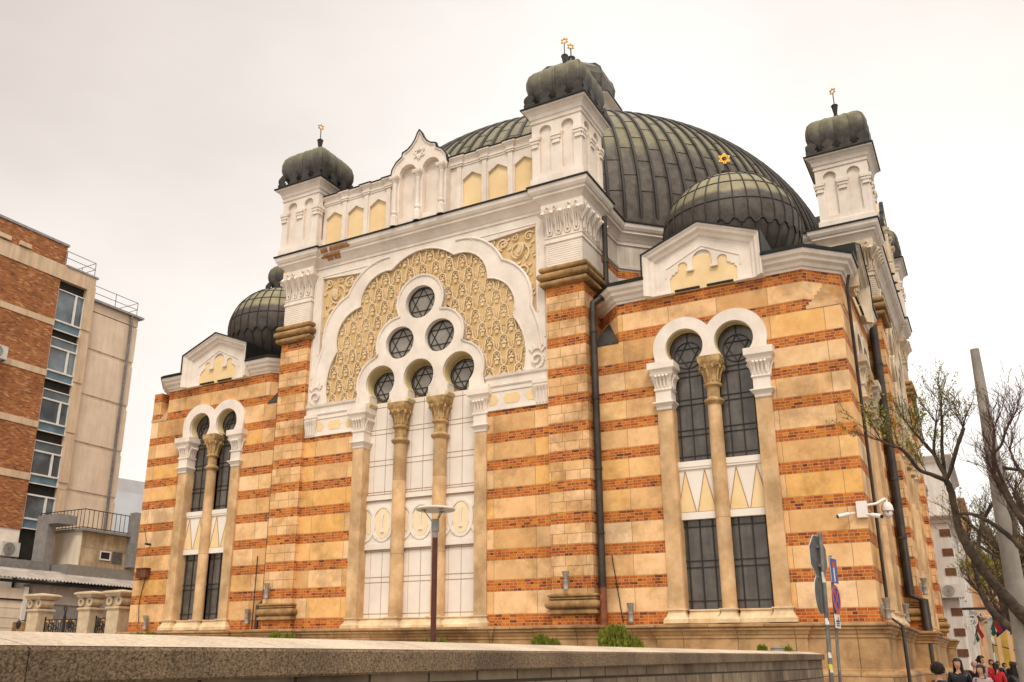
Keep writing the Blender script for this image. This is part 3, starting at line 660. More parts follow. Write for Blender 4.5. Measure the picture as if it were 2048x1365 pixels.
# string course and frieze beside the arcade
for s in (-1, 1):
    mb = MB(); a, b = sorted((2.90 * s, 5.43 * s))
    mb.box(a, b, YC - .02, 0, 10.16, 11.45)
    mb.sweep([(a, YC - .02, 11.02), (b, YC - .02, 11.02)], [(-.05, 0), (.03, 0), (.05, .05), (.02, .07), (.02, .30), (.08, .34), (.10, .42), (-.05, .44)])
    mb.sweep([(a, YC - .02, 10.14), (b, YC - .02, 10.14)], [(-.05, 0), (.04, 0), (.04, .06), (-.05, .08)])
    mb.sweep([(a, YC - .02, 10.84), (b, YC - .02, 10.84)], [(-.05, 0), (.03, 0), (.03, .05), (-.05, .06)])
    fr = AP(mb, 'frieze', 'white')
    mb = MB()
    for x0, x1 in ((3.02, 3.42), (3.62, 4.30), (4.50, 4.84)):
        c = [(x0 + .0, 10.36), (x1 - .1, 10.36), (x1, 10.54), (x1 - .1, 10.72), (x0 + .0, 10.72)] if x0 < 3.1 else ([(x0 + .1, 10.36), (x1, 10.36), (x1, 10.72), (x0 + .1, 10.72), (x0, 10.54)] if x1 > 4.8 else [(x0 + .1, 10.36), (x1 - .1, 10.36), (x1, 10.54), (x1 - .1, 10.72), (x0 + .1, 10.72), (x0, 10.54)])
        mb.prism([(s * x, z) for x, z in c], YC - .032, YC - .0)
    AP(mb, 'hexagon_inlay', 'cream', parent=fr)
    mb = MB()
    a, b = sorted((4.90 * s, 5.40 * s)); mb.sweep(rect(a, b, YC - .06, YC + .2, 10.16), [(0, 0), (.02, .3), (.05, .5), (.09, .66), (.04, .7), (.09, .75), (.09, .86), (-.1, .88)], closed=True)
    for i in range(4): x = a + .07 + (b - a - .14) * i / 3; mb.tube([(x, YC - .08, 10.2), (x, YC - .10, 10.6), (x, YC - .17, 10.8)], [.03, .04, .05], 5)
    AP(mb, 'end_capital', 'white', parent=fr)
    # arcade jamb pilasters
    a, b = sorted((2.46 * s, 2.95 * s))
    mb = MB(); mb.box(a, b, YC - .06, .1, 3.1, 9.45); p = AP(mb, 'arcade_pilaster', 'trim')
    mb = MB(); small_capital(mb, a + .01, b - .01, YC - .07, .05); mb.sweep(rect(a - .05, b + .05, YC - .12, .05, 11.0), [(0, 0), (.10, .02), (.10, .14), (.0, .17), (-.1, .22)], closed=True); AP(mb, 'capital', 'white', parent=p)
    mb = MB(); mb.sweep(rect(a, b, YC - .06, .1, 2.70), [(.12, 0), (.12, .14), (.05, .2), (.01, .3), (.01, .34), (.05, .36), (.05, .40), (-.2, .42)], closed=True); AP(mb, 'base', 'base', parent=p)
    # arcade columns
    x = .885 * s
    mb = MB(); mb.lathe((x, -.16, 0), [(.25, 3.05), (.25, 5.3), (.245, 5.31), (.255, 5.32), (.25, 8.0), (.245, 8.01), (.25, 8.02), (.24, 9.45)], 22); p = AP(mb, 'column', 'trim', smooth=40)
    mb = MB(); column_capital(mb, x, -.16, .25); AP(mb, 'capital', 'colcap', parent=p, smooth=40)
    mb = MB(); mb.sweep(rect(x - .25, x + .25, -.40, .08, 2.70), [(.12, 0), (.12, .1), (.04, .2), (.0, .3), (.0, .34), (.05, .36), (.05, .40), (-.1, .42)], closed=True); AP(mb, 'base', 'base', parent=p)
for a, b in ((-2.36, -1.2), (-.58, .58), (1.2, 2.36)):
    mb = MB(); mb.sweep([(a - .1, YC + .1, 2.70), (b + .1, YC + .1, 2.70)], [(-.4, 0), (.15, 0), (.13, .12), (.06, .17), (.01, .26), (-.04, .28), (-.06, .34), (-.02, .36), (-.02, .39), (-.4, .40)])
    AP(mb, 'sill', 'base')
for c in (-1.70, 0, 1.70):
    mb = MB(); mb.box(c - .86, c + .86, .07, .16, 3.08, 11.24)
    for z in (5.56, 7.40): mb.box(c - .86, c + .86, -.02, .08, z, z + .20)
    mb.box(c - .86, c + .86, .0, .08, 7.40, 7.56); mb.box(c - .86, c + .86, .03, .08, 5.6, 7.5)
    bd = AP(mb, 'window_board', 'white2')
    mb = MB(); f = fy(.07)
    for z in (3.24, 4.36, 4.55, 5.48, 7.72, 8.74, 8.94, 9.98, 10.16, 11.05): bar2(mb, (c - .86, z), (c + .86, z), .022, f, depth=.008)
    for x in (-.52, 0):
        bar2(mb, (c + x, 3.1), (c + x, 5.56), .008 if x else .018, f, depth=.006); bar2(mb, (c + x, 7.60), (c + x, 11.2), .008 if x else .018, f, depth=.006)
    for z in (7.61, 7.37, 5.55): mb.box(c - .86, c + .86, -.03, .08, z - .012, z + .005)
    AP(mb, 'joint_shadow_line', 'line', parent=bd)  # thin brown strips: joints with their shadow put into the colour
    mb = MB(); z0 = 6.52
    mb.prism([(c + .34 * math.sin(2 * math.pi * i / 28), z0 + .56 * math.cos(2 * math.pi * i / 28)) for i in range(28)], .012, .05)
    for sg in (-1, 1): mb.prism([(c + sg * (.57 + .20 * math.cos(t)), z0 + .38 * math.sin(t)) for t in [math.pi * (-.5 + i / 12) for i in range(13)]], .012, .05)
    AP(mb, 'oval_inlay', 'paleoval', parent=bd)
    mb = MB()
    def ann(cx_, a0, a1, y0, y1, n=24):
        o1 = [(cx_ + .52 * math.cos(R(a0 + (a1 - a0) * i / n)), z0 + .68 * math.sin(R(a0 + (a1 - a0) * i / n))) for i in range(n + 1)]
        o2 = [(cx_ + .41 * math.cos(R(a0 + (a1 - a0) * i / n)), z0 + .575 * math.sin(R(a0 + (a1 - a0) * i / n))) for i in range(n + 1)]
        mb.prism(o1 + list(reversed(o2)), y0, y1)
    ann(c - .84, -86, 86, -.012, .04); ann(c + .84, 94, 266, -.012, .04); ann(c, -60, 60, -.02, .04); ann(c, 120, 240, -.02, .04); ann(c, 60, 120, -.005, .04, 10); ann(c, 240, 300, -.005, .04, 10)
    mb.prism([(c - .075, z0 - .34), (c + .075, z0 - .34), (c + .03, z0 - .2), (c + .02, z0 + .1), (c + .065, z0 + .34), (c - .065, z0 + .34), (c - .02, z0 + .1), (c - .03, z0 - .2)], -.03, .03)
    AP(mb, 'oval_frame', 'white2', parent=bd)
# ------------- parapet between the turrets
YPa = -.36
mb = MB()
holes = []
for s in (-1, 1):
    for c in (2.27, 3.42, 4.57): holes.append([(s * c - .42, 18.55), (s * c + .42, 18.55), (s * c + .42, 19.82), (s * c, 20.08), (s * c - .42, 19.82)])
mb.prism([(-5.15, 18.3), (5.15, 18.3), (5.15, 20.6), (-5.15, 20.6)], YPa, YPa + .1, holes=holes)
mb.box(-5.15, 5.15, YPa + .16, YPa + .4, 18.3, 20.7)
for s in (-1, 1):
    for x in (1.70, 2.845, 3.995):
        mb.box(s * x - .10, s * x + .10, YPa - .06, YPa + .02, 18.3, 20.45)
    path = [(1.3, 0), (1.85, 0), (2.72, 0), (2.97, 0), (3.87, 0), (4.12, 0), (5.15, 0)]
    pts = []
    segs = [(1.30, .07), (1.84, .07), (1.84, 0), (2.71, 0), (2.71, .07), (2.98, .07), (2.98, 0), (3.86, 0), (3.86, .07), (4.13, .07), (4.13, 0), (5.15, 0)]
    p = [(x, YPa - o, 20.42) for x, o in segs]
    if s < 0: p = [(-a, b, c) for a, b, c in reversed(p)]
    mb.sweep(p, [(-.05, 0), (.03, .0), (.03, .06), (.06, .08), (.06, .14), (.02, .16), (.04, .24), (.11, .34), (.14, .36), (.14, .42), (-.4, .44)])
par = AP(mb, 'parapet', 'white')
for s in (-1, 1):
    for c in (2.27, 3.42, 4.57): mb = MB(); mb.box(s * c - .5, s * c + .5, YPa + .1, YPa + .155, 18.4, 20.3); AP(mb, 'blind_niche', 'cream', parent=par)
mb = MB()
for s in (-1, 1):
    p = [(x, YPa - o, 20.85) for x, o in segs]
    if s < 0: p = [(-a, b, c) for a, b, c in reversed(p)]
    mb.sweep(p, [(-.45, 0), (.17, .0), (.17, .04), (-.45, .08)])
AP(mb, 'flashing', 'gutter', parent=par)
# ogee gable
og = [(1.30, 18.3), (1.30, 20.35), (1.36, 20.6), (1.30, 20.95), (1.10, 21.24), (.82, 21.42), (.80, 21.60), (.56, 21.68), (.36, 21.84), (.20, 22.06), (.09, 22.32), (0, 22.44)]
ogf = og + [(-x, z) for x, z in reversed(og[:-1])]
def ni(c): return [(c - .38, 18.6), (c + .38, 18.6), (c + .38, 20.45)] + arc(c, 20.62, .41, -20, 200, 14) + [(c - .38, 20.45)]
mb = MB(); mb.prism(ogf, -.72, -.44, holes=[ni(-.56), ni(.56)]); mb.prism(ogf, -.44, .3)
mb.sweep([(x, -.72, z) for x, z in reversed(ogf[1:-1])], [(-.0, -.1), (.0, .05), (.07, .05), (.09, 0), (.09, -.1)], up=(0, -1, 0))
hexagram(mb, (0, 21.38), .27, .05, fy(-.72), depth=.05)
for x in (-1.12, 0, 1.12):
    mb.lathe((x, -.78, 0), [(.17, 18.3), (.17, 18.72), (.10, 18.80), (.13, 18.86), (.14, 18.92), (.09, 18.98), (.085, 20.15), (.10, 20.2), (.09, 20.24), (.16, 20.38)], 10)
    mb.sweep(rect(x - .14, x + .14, -.92, -.6, 20.38), [(0, 0), (.03, .03), (.05, .12), (.05, .16), (-.1, .17)], closed=True)
gb = AP(mb, 'ogee_gable', 'white', smooth=35)
mb = MB(); mb.sweep([(x, -.74, z) for x, z in reversed(ogf[2:-2])], [(-.03, -.1), (-.03, .06), (.01, .06), (.01, -.1)], up=(0, -1, 0)); 
mb.prism([(x * 1.01, z + .01) for x, z in ogf[1:-1]], .28, 2.4)
AP(mb, 'flashing', 'gutter', parent=gb)

# ------------- turrets
def turret(s):
    cx, cy = 6.12 * s, .2
    mb = MB()
    mb.box(cx - .88, cx + .88, cy - .88, cy + .88, 18.2, 21.2)
    def hs(c): return [(c - .23, 18.85), (c + .23, 18.85), (c + .23, 20.28), (c + .19, 20.40)] + arc(c, 20.58, .25, -38, 218, 12) + [(c - .19, 20.40), (c - .23, 20.28)]
    for q in range(4):
        a = R(90 * q); ca, sa = math.cos(a), math.sin(a); W_ = 1.0 if q % 2 == 0 else .882
        f = lambda x, y, z: (cx + x * ca - y * sa, cy + x * sa + y * ca, z)
        mb.prism([(-W_, 18.2), (W_, 18.2), (W_, 21.05), (-W_, 21.05)], -1.0, -.885, holes=[hs(-.45), hs(.45)], f=f)
        for c, h in ((0, .16), (-.87, .14), (.87, .14)):
            for (z0, z1, e, o) in ((20.22, 20.36, .05, .10), (20.10, 20.24, .03, .07), (19.98, 20.12, -.02, .045), (19.93, 19.98, .0, .06)):
                x0, x1 = c - h - e, c + h + e; x0 = max(x0, -1.0 - o * .98); x1 = min(x1, 1.0 + o * .98)
                if q % 2: x0, x1 = max(x0, -.99), min(x1, .99)
                vs = [f(x, y, z) for z in (z0, z1) for x, y in ((x0, -1 - o), (x1, -1 - o), (x1, -.95), (x0, -.95))]
                mb.add(vs, [(0, 3, 2, 1), (4, 5, 6, 7), (0, 1, 5, 4), (1, 2, 6, 5), (2, 3, 7, 6), (3, 0, 4, 7)])
    mb.sweep(rect(cx - 1, cx + 1, cy - 1, cy + 1, 18.2), [(.0, 0), (.06, .0), (.06, .42), (0, .46)], closed=True)
    mb.sweep(rect(cx - 1, cx + 1, cy - 1, cy + 1, 20.96), [(-.03, 0), (.04, .01), (.05, .08), (.015, .11), (.03, .17), (.07, .20), (.10, .34), (.19, .46), (.27, .50), (.29, .56), (-.5, .58)], closed=True)
    t = AP(mb, 'turret', 'white')
    mb = MB(); mb.sweep(rect(cx - 1, cx + 1, cy - 1, cy + 1, 21.52), [(-.5, 0), (.33, .0), (.34, .05), (-.2, .09), (-.6, .10)], closed=True); AP(mb, 'cornice_flashing', 'gutter', parent=t)
    # pillow-shaped cap with rolled seams
    prof = [(.80, 0), (.82, .16), (.94, .38), (1.10, .66), (1.17, .95), (1.17, 1.22), (1.10, 1.50), (.95, 1.70), (.76, 1.84), (.55, 1.94), (.36, 2.03), (.20, 2.13), (.10, 2.24), (.05, 2.32)]
    n = 18; ringn = 4 * n; vs = []
    for h, zz in prof:
        for i in range(ringn):
            q, u = divmod(i, n); u = u / n; x = -1 + 2 * u
            gore = abs(math.sin(math.pi * 4 * u)) ** .6
            rnd_ = 1 - .03 * abs(x) ** 6
            d = h * rnd_ * (1 + .07 * (gore - .5) * min(1, h)); l = x * h * rnd_
            a = R(90 * q); ca, sa = math.cos(a), math.sin(a)
            px_, py_ = l, -d
            vs.append((cx + px_ * ca - py_ * sa, cy + px_ * sa + py_ * ca, 21.58 + zz))
    fs = [(k * ringn + i, k * ringn + (i + 1) % ringn, (k + 1) * ringn + (i + 1) % ringn, (k + 1) * ringn + i) for k in range(len(prof) - 1) for i in range(ringn)] + [tuple((len(prof) - 1) * ringn + i for i in range(ringn))]
    mb = MB(); mb.add(vs, fs)
    for q in range(4):
        a = R(90 * q); ca, sa = math.cos(a), math.sin(a)
        for u in (0, .25, .5, .75):
            x = -1 + 2 * u; e_ = .955 if u == 0 else .985; x *= e_; mb.tube([(cx + x * h * ca + h * e_ * sa, cy + x * h * sa - h * e_ * ca, 21.58 + zz) for h, zz in prof[1:-2]], .04, 5)
    AP(mb, 'turret_cap', 'cap', parent=t, smooth=60)
    # palmette cresting
    mb = MB(); leaf = [(-.17, 0), (.17, 0), (.20, .16), (.12, .2), (.19, .3), (.17, .42), (.0, .56), (-.17, .42), (-.19, .3), (-.12, .2), (-.20, .16)]
    for q in range(4):
        a = R(90 * q); ca, sa = math.cos(a), math.sin(a)
        f = lambda x, y, z: (cx + x * ca - y * sa, cy + x * sa + y * ca, z)
        for c in (-.96, -.32, .32, .96): mb.prism([(c * 1.04 + x * 1.15, 21.62 + z * 1.08) for x, z in leaf], -1.22, -1.19, f=f)
        mb.prism([(-1.18, 21.6), (1.18, 21.6), (1.18, 21.70), (-1.18, 21.70)], -1.221, -1.192, f=f)
    AP(mb, 'cresting', 'lead', parent=t)
    mb = MB(); mb.lathe((cx, cy, 0), [(.05, 23.8), (.09, 23.92), (.07, 23.96), (.13, 24.34), (.15, 24.38), (.12, 24.42), (.03, 24.45)], 10, 0); mb.tube([(cx, cy, 24.45), (cx, cy, 24.95)], .022, 6, 0)
    r_ = R(8 if s > 0 else 62)
    g = lambda x, d, z: (cx + x * math.cos(r_) - d * math.sin(r_), cy + x * math.sin(r_) + d * math.cos(r_), z)
    hexagram(mb, (0, 25.10), .155, .024, g, m=1, depth=.03)
    AP(mb, 'finial', ['lead', 'gold'], parent=t)
for s in (-1, 1): turret(s)

# arm body walls behind the facade (white plaster above the pavilions, banded)
mb = MB()
body = []
side = [(-6.72, 3.47), (-6.72, 1.3), (-6.86, 1.3), (-6.86, -.46), (-5.40, -.46), (-5.40, YC), (5.40, YC), (5.40, -.46), (6.86, -.46), (6.86, 1.3), (6.72, 1.3), (6.72, 3.47)]
for q in range(4):
    a = R(90 * q); ca, sa = math.cos(a), math.sin(a)
    for x, y in side:
        dx, dy = x, y - CY; body.append((dx * ca - dy * sa, CY + dx * sa + dy * ca))
bodyw = []                                        # wall line without the pilaster breaks
for q in range(4):
    a = R(90 * q); ca, sa = math.cos(a), math.sin(a)
    for x, y in ((-6.72, 3.47), (-6.72, .2), (6.72, .2), (6.72, 3.47)):
        dx, dy = x, y - CY; bodyw.append((dx * ca - dy * sa, CY + dx * sa + dy * ca))
BST = [15.10, 15.42, 16.02, 16.36]
M['stonewhite'] = mat('whitewashed_stone', (.74, .66, .56), (.62, .52, .42), 1.5, stain=.25, streak=.2)
mb = MB(); n = len(bodyw)
for i in range(n):
    p, q = bodyw[i], bodyw[(i + 1) % n]
    mb.add([(p[0], p[1], 10), (q[0], q[1], 10), (q[0], q[1], 17.5), (p[0], p[1], 17.5)], [(0, 1, 2, 3)])
mb.build('body_wall', ['stonewhite', 'brick'], syn, off=OFF, stripes=[15.10, 15.42, 16.02, 16.36])
bpath = [(x, y, 17.47) for x, y in body]
mb = MB(); mb.sweep(bpath, [(-.2, 0), (.05, .0), (.06, .08), (.03, .11), (.07, .16), (.12, .26), (.20, .36), (.30, .42), (.30, .50), (.36, .54), (.42, .64), (.44, .74), (.44, .80), (-.3, .83)], closed=True)
mb.build('main_cornice', 'white', syn, off=OFF)
rp = random.Random(3); mb = MB()
for i in range(16):
    x = rp.uniform(-5.0, -4.2); l_ = rp.uniform(.08, .3); sub = [(.128, .262), (.208, .362), (.306, .422), (.306, .498)][rp.randint(0, 1):rp.randint(3, 4)]
    mb.sweep([(x, YC, 17.47), (x + l_, YC, 17.47)], [(a + .008 + .0011 * i, b + .0004 * i) for a, b in sub], caps=False)
    x = rp.uniform(-4.9, -3.7); l_ = rp.uniform(.1, .4); sub = [(.366, .542), (.426, .642), (.446, .742)][0:rp.randint(2, 3)]
    mb.sweep([(x, YC, 17.47), (x + l_, YC, 17.47)], [(a + .008 + .0011 * i, b + .0004 * i) for a, b in sub], caps=False)
mb.build('peeled_patch', 'peel', syn, off=OFF)
mb = MB(); mb.sweep(bpath, [(-.3, .80), (.49, .80), (.49, .86), (-.3, .90)], closed=True); mb.build('cornice_flashing', 'gutter', syn, off=OFF)
mb = MB(); mb.sweep([(x, y, 16.42) for x, y in bodyw], [(-.05, 0), (.05, .02), (.07, .12), (-.05, .14)], closed=True); mb.build('string_course', 'white', syn, off=OFF)
mb = MB(); mb.add([(x, y, 18.20) for x, y in bodyw], [tuple(range(len(bodyw)))]); mb.build('flat_roof', 'lead', syn, off=OFF)

# ------------- great dome
def prof_dome(Rr, zc, H, t0, t1, n): return [(Rr * math.cos(R(t0 + (t1 - t0) * i / n)), zc + H * math.sin(R(t0 + (t1 - t0) * i / n))) for i in range(n + 1)]
DR, DZC, DH = 13.4, 19.0, 10.25
mb = MB(); P = [(13.0, 18.25), (13.45, 18.3), (13.45, 18.62), (DR, 18.66)] + prof_dome(DR, DZC, DH, 0, 88, 40)
mb.lathe((0, CY, 0), P, 128)
for k in range(128):
    a = R(k * 2.8125 + 1.0); ca, sa = math.cos(a), math.sin(a)
    mb.tube([(r * ca, CY + r * sa, z) for r, z in [(DR, 18.6)] + prof_dome(DR + .03, DZC, DH, 0, 84, 22)], .075, 5, m=1)
    for t in range(9):                                    # staggered cross seams
        e = 5 + t * 9.2 + (4.6 if k % 2 else 0)
        if e < 84:
            r, z = (DR + .012) * math.cos(R(e)), DZC + DH * math.sin(R(e))
            b2 = R(k * 2.8125 + 1.0 + 2.8125)
            mb.tube([(r * ca, CY + r * sa, z), (r * math.cos(b2), CY + r * math.sin(b2), z)], .014, 4, m=1)
mb.build('great_dome', ['dome', 'seam'], syn, off=OFF, smooth=40)
# lantern on top
LX = .2
mb = MB()
oct_ = lambda r, z, rot=22.5: [(LX + r * math.cos(R(45 * i + rot)), CY + r * math.sin(R(45 * i + rot)), z) for i in range(8)]
mb.sweep(oct_(2.25, 28.6), [(0, 0), (.12, .0), (.12, .9), (0, 1.0), (0, 3.1), (.05, 3.12), (.08, 3.25), (.22, 3.45), (.5, 3.7), (.55, 3.8), (-2, 3.85)], closed=True)
for i in range(8):
    a = R(45 * i); ca, sa = math.cos(a), math.sin(a); d = 2.25 * math.cos(R(22.5)) + .02
    f = lambda x, y, z: (LX + x * -sa + (d - y) * ca, CY + x * ca + (d - y) * sa, z)
    o = [(-.55, 29.7), (.55, 29.7)] + arc(0, 30.9, .6, -10, 190, 12)
    oo = [(-.8, 29.7), (-.8, 31.4), (.8, 31.4), (.8, 29.7), (.55, 29.7)] + arc(0, 30.9, .6, -10, 190, 12) + [(-.55, 29.7)]
    mb.prism(oo, -.1, .0, f=f)
lan = mb.build('lantern', 'white', syn, off=OFF)
mb = MB(); mb.sweep(oct_(2.25, 32.4), [(.6, 0), (.6, .08), (.1, .12), (.0, .3), (.15, .9), (.22, 1.4), (.1, 1.9), (-.3, 2.35), (-1.0, 2.75), (-1.7, 3.0), (-2.1, 3.3)], closed=True)
for p in range(8):
    a = R(45 * p + 22.5)
    mb.tube([(LX + (2.25 + o) * math.cos(a), CY + (2.25 + o) * math.sin(a), 32.4 + z) for o, z in ((0, .3), (.18, .9), (.25, 1.4), (.12, 1.9), (-.28, 2.37), (-1, 2.77), (-1.7, 3.02))], .05, 5)
mb.build('lantern_cap', 'capgrey', lan, off=OFF)
mb = MB(); mb.lathe((LX, CY, 0), [(.08, 35.4), (.17, 35.6), (.14, 35.65), (.25, 36.25), (.27, 36.3), (.05, 36.4)], 10); mb.tube([(LX, CY, 36.3), (LX, CY, 37.0)], .04, 6)
r_ = R(40); hexagram(mb, (0, 37.15), .23, .038, lambda x, d, z: (LX + x * math.cos(r_) - d * math.sin(r_), CY + x * math.sin(r_) + d * math.cos(r_), z), m=1, depth=.05)
mb.build('finial', ['lead', 'gold'], lan, off=OFF)

# ------------- corner pavilions: cornice, roof, dome (front right, then copied)
pav = []
def PP(mb, name, mats, parent=None, **k):
    o = mb.build(name, mats, parent or syn, off=OFF, **k)
    if parent is None: pav.append(o)
    return o
CPR = [(-.1, 0), (.03, .0), (.05, .07), (.11, .10), (.15, .2), (.26, .27), (.28, .36), (.37, .42), (.41, .50), (.41, .56), (-.3, .58)]
def seg(f):
    out = [f((6.75, 1.15, 13.40)), f((7.9, 0, 13.40)), f((9.05, 0, 13.40))]
    return out
A_ = [(6.75, 1.15), (7.9, 0), (9.02, 0)]
B_ = [(12.88, 0), (14.0, 0), (15.0, 1.0), (15.0, 2.12)]
C_ = [(15.0, 5.98), (15.0, 7.1), (13.85, 8.25)]
for pth in (A_, B_, C_):
    mb = MB(); mb.sweep([(x, y, 13.40) for x, y in pth], CPR); co_ = PP(mb, 'cornice', 'white')
    mb = MB(); mb.sweep([(x, y, 13.40) for x, y in pth], [(-.3, .56), (.46, .56), (.47, .64), (.40, .66), (.40, .70), (-.3, .76)]); PP(mb, 'gutter', 'gutter', parent=co_)
# chamfer walls and corner weathering
for a, b, mcap in (((14.0, 0), (15.0, 1.0), 'trim'), ((6.9, 1.0), (7.9, 0), 'lead'), ((15.0, 7.1), (14.0, 8.1), 'lead')):
    mb = MB(); mb.add([(a[0], a[1], 12.05), (b[0], b[1], 12.05), (b[0], b[1], 13.42), (a[0], a[1], 13.42)], [(0, 1, 2, 3)])
    ch = PP(mb, 'chamfer_wall', ['stone', 'brick'], stripes=ST)
    mid = Vector(((a[0] + b[0]) / 2, (a[1] + b[1]) / 2, 12.86 if mcap == 'trim' else 12.98))
    if a == (14.0, 0): c = (15.0, 0)
    elif a == (6.9, 1.0): c = (6.9, 0)
    else: c = (15.0, 8.1)
    mb = MB(); e = .03
    ax = [Vector((p[0] + (p[0] - 10.95) * .004, p[1] + (p[1] - 4.05) * .004, 12.05)) for p in (a, c, b)]
    nst = 6
    if mcap == 'trim':
        # stepped stone courses climbing to the chamfer
        for i in range(nst):
            t0, t1 = i / nst, (i + 1) / nst
            lo = [p.lerp(mid, t0) for p in ax]; hi = [p.lerp(mid, t1 - .02) for p in ax]
            zl, zh = 12.05 + .81 * t0, 12.05 + .81 * t1 - .015
            lo = [Vector((p.x, p.y, zl)) for p in lo]; hi = [Vector((p.x, p.y, zh)) for p in lo]
            mb.add(lo + hi, [(0, 1, 4, 3), (1, 2, 5, 4), (3, 4, 5), (0, 2, 1), (0, 3, 5, 2)])
    else:
        mb.add(ax + [mid], [(0, 1, 3), (1, 2, 3), (0, 2, 1), (0, 3, 2)])
        mb.add([p + Vector((0, 0, -.05)) for p in ax] + ax, [(0, 1, 4, 3), (1, 2, 5, 4), (0, 2, 1)])
    PP(mb, 'corner_weathering', mcap, parent=ch)
# roof
oct8 = [(7.9, 0), (14, 0), (15, 1), (15, 7.1), (14, 8.1), (7.9, 8.1), (6.9, 7.1), (6.9, 1)]
mb = MB(); pc = (11.1, 3.9)
lo = [(x, y, 14.02) for x, y in oct8]; hi = [(pc[0] + (x - pc[0]) * .55, pc[1] + (y - pc[1]) * .55, 14.75) for x, y in oct8]
mb.add(lo + hi, [(i, (i + 1) % 8, (i + 1) % 8 + 8, i + 8) for i in range(8)] + [tuple(range(8, 16))]); PP(mb, 'pavilion_roof', 'lead')
mb = MB(); P = [(2.0, 14.5), (2.06, 14.9), (1.88, 15.05)] + prof_dome(2.5, 16.9, 2.37, -48, 86, 30)
mb.lathe((pc[0], pc[1], 0), P, 64)
for k in range(32):
    a = R(11.25 * k + 5); ca, sa = math.cos(a), math.sin(a)
    mb.tube([(pc[0] + r * ca, pc[1] + r * sa, z) for r, z in prof_dome(2.515, 16.9, 2.385, -10, 84, 14)], .026, 5, m=1)
    b_ = R(11.25 * k + 5 + 5.6)
    mb.tube([(pc[0] + r * math.cos(b_), pc[1] + r * math.sin(b_), z) for r, z in prof_dome(2.515, 16.9, 2.385, -46, -14, 6)], .026, 5, m=1)
    hx = [(a, -10), (a + R(1.8), -10.5), (b_ - R(1.2), -14), (b_ + R(1.2), -14), (a + R(11.25 - 1.8), -10.5), (a + R(11.25), -10)]
    mb.tube([(pc[0] + 2.52 * math.cos(R(e)) * math.cos(q), pc[1] + 2.52 * math.cos(R(e)) * math.sin(q), 16.9 + 2.39 * math.sin(R(e))) for q, e in hx], .026, 4, m=1)
for e in (9, 30, 47):
    mb.tube([(pc[0] + 2.51 * math.cos(R(e)) * math.cos(R(5 * q)), pc[1] + 2.51 * math.cos(R(e)) * math.sin(R(5 * q)), 16.9 + 2.38 * math.sin(R(e))) for q in range(73)], .018, 4, m=1)
sd = PP(mb, 'small_dome', ['dome2', 'seam'], smooth=40)
mb = MB(); mb.lathe((pc[0], pc[1], 0), [(.12, 19.1), (.10, 19.3), (.15, 19.62), (.16, 19.7), (.12, 19.74), (.03, 19.78)], 12); mb.tube([(pc[0], pc[1], 19.7), (pc[0], pc[1], 20.05)], .03, 6)
r_ = R(22); hexagram(mb, (0, 20.28), .235, .045, lambda x, d, z: (pc[0] + x * math.cos(r_) - d * math.sin(r_), pc[1] + x * math.sin(r_) + d * math.cos(r_), z), m=1, depth=.06)
PP(mb, 'finial', ['lead', 'gold'], parent=sd)

# ------------- plinth all round
pl = []
side = [(-15.0, 0), (-12.95, 0), (-12.95, -.12), (-8.95, -.12), (-8.95, 0), (-7.05, 0), (-7.05, YP - .12), (-5.30, YP - .12), (-5.30, YC - .02), (-3.1, YC - .02), (-3.1, YC - .10), (3.1, YC - .10), (3.1, YC - .02), (5.30, YC - .02), (5.30, YP - .12), (7.05, YP - .12), (7.05, 0), (8.95, 0), (8.95, -.12), (12.95, -.12), (12.95, 0)]
for q in range(4):
    a = R(90 * q); ca, sa = math.cos(a), math.sin(a)
    for x, y in side:
        dx, dy = x, y - CY; pl.append((dx * ca - dy * sa, CY + dx * sa + dy * ca, 0))
mb = MB(); mb.sweep(pl, [(.34, -.3), (.34, 1.36), (.30, 1.44), (.18, 1.48), (.16, 1.50), (.16, 2.30), (.19, 2.32), (.19, 2.40), (.22, 2.42), (.24, 2.50), (.30, 2.54), (.31, 2.60), (.36, 2.64), (.36, 2.70), (-.2, 2.75)], closed=True)
mb.build('plinth', 'plinth', syn, off=OFF, uv=True)

# copies: facade round to the right-hand side; pavilions left and back; turrets all round
byname = lambda n: [o for o in arm_parts if o.name.split('.')[0] == n]
for o in list(arm_parts):
    c_ = copy_tree(o, syn, rz=90)
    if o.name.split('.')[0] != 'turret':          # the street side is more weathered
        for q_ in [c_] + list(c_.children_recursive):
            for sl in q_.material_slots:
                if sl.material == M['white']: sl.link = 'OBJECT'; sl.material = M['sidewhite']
for o in byname('turret'): copy_tree(o, syn, rz=270); 
for o in pav: copy_tree(o, syn, rz=90); copy_tree(o, syn, rz=270)
for q in (180, 270):
    for s in (-1, 1):
        mb = MB(); a, b = sorted((6.7 * s, 14.995 * s)); mb.box(a, b, 0, .5, 2.3, 13.42); mb.build('wall', ['stone', 'brick'], syn, off=OFF, rz=q, stripes=ST)
    mb = MB(); mb.box(-6.9, 6.9, YC, .6, 2.3, 17.4); mb.build('wall', ['stone', 'brick'], syn, off=OFF, rz=q, stripes=ST)

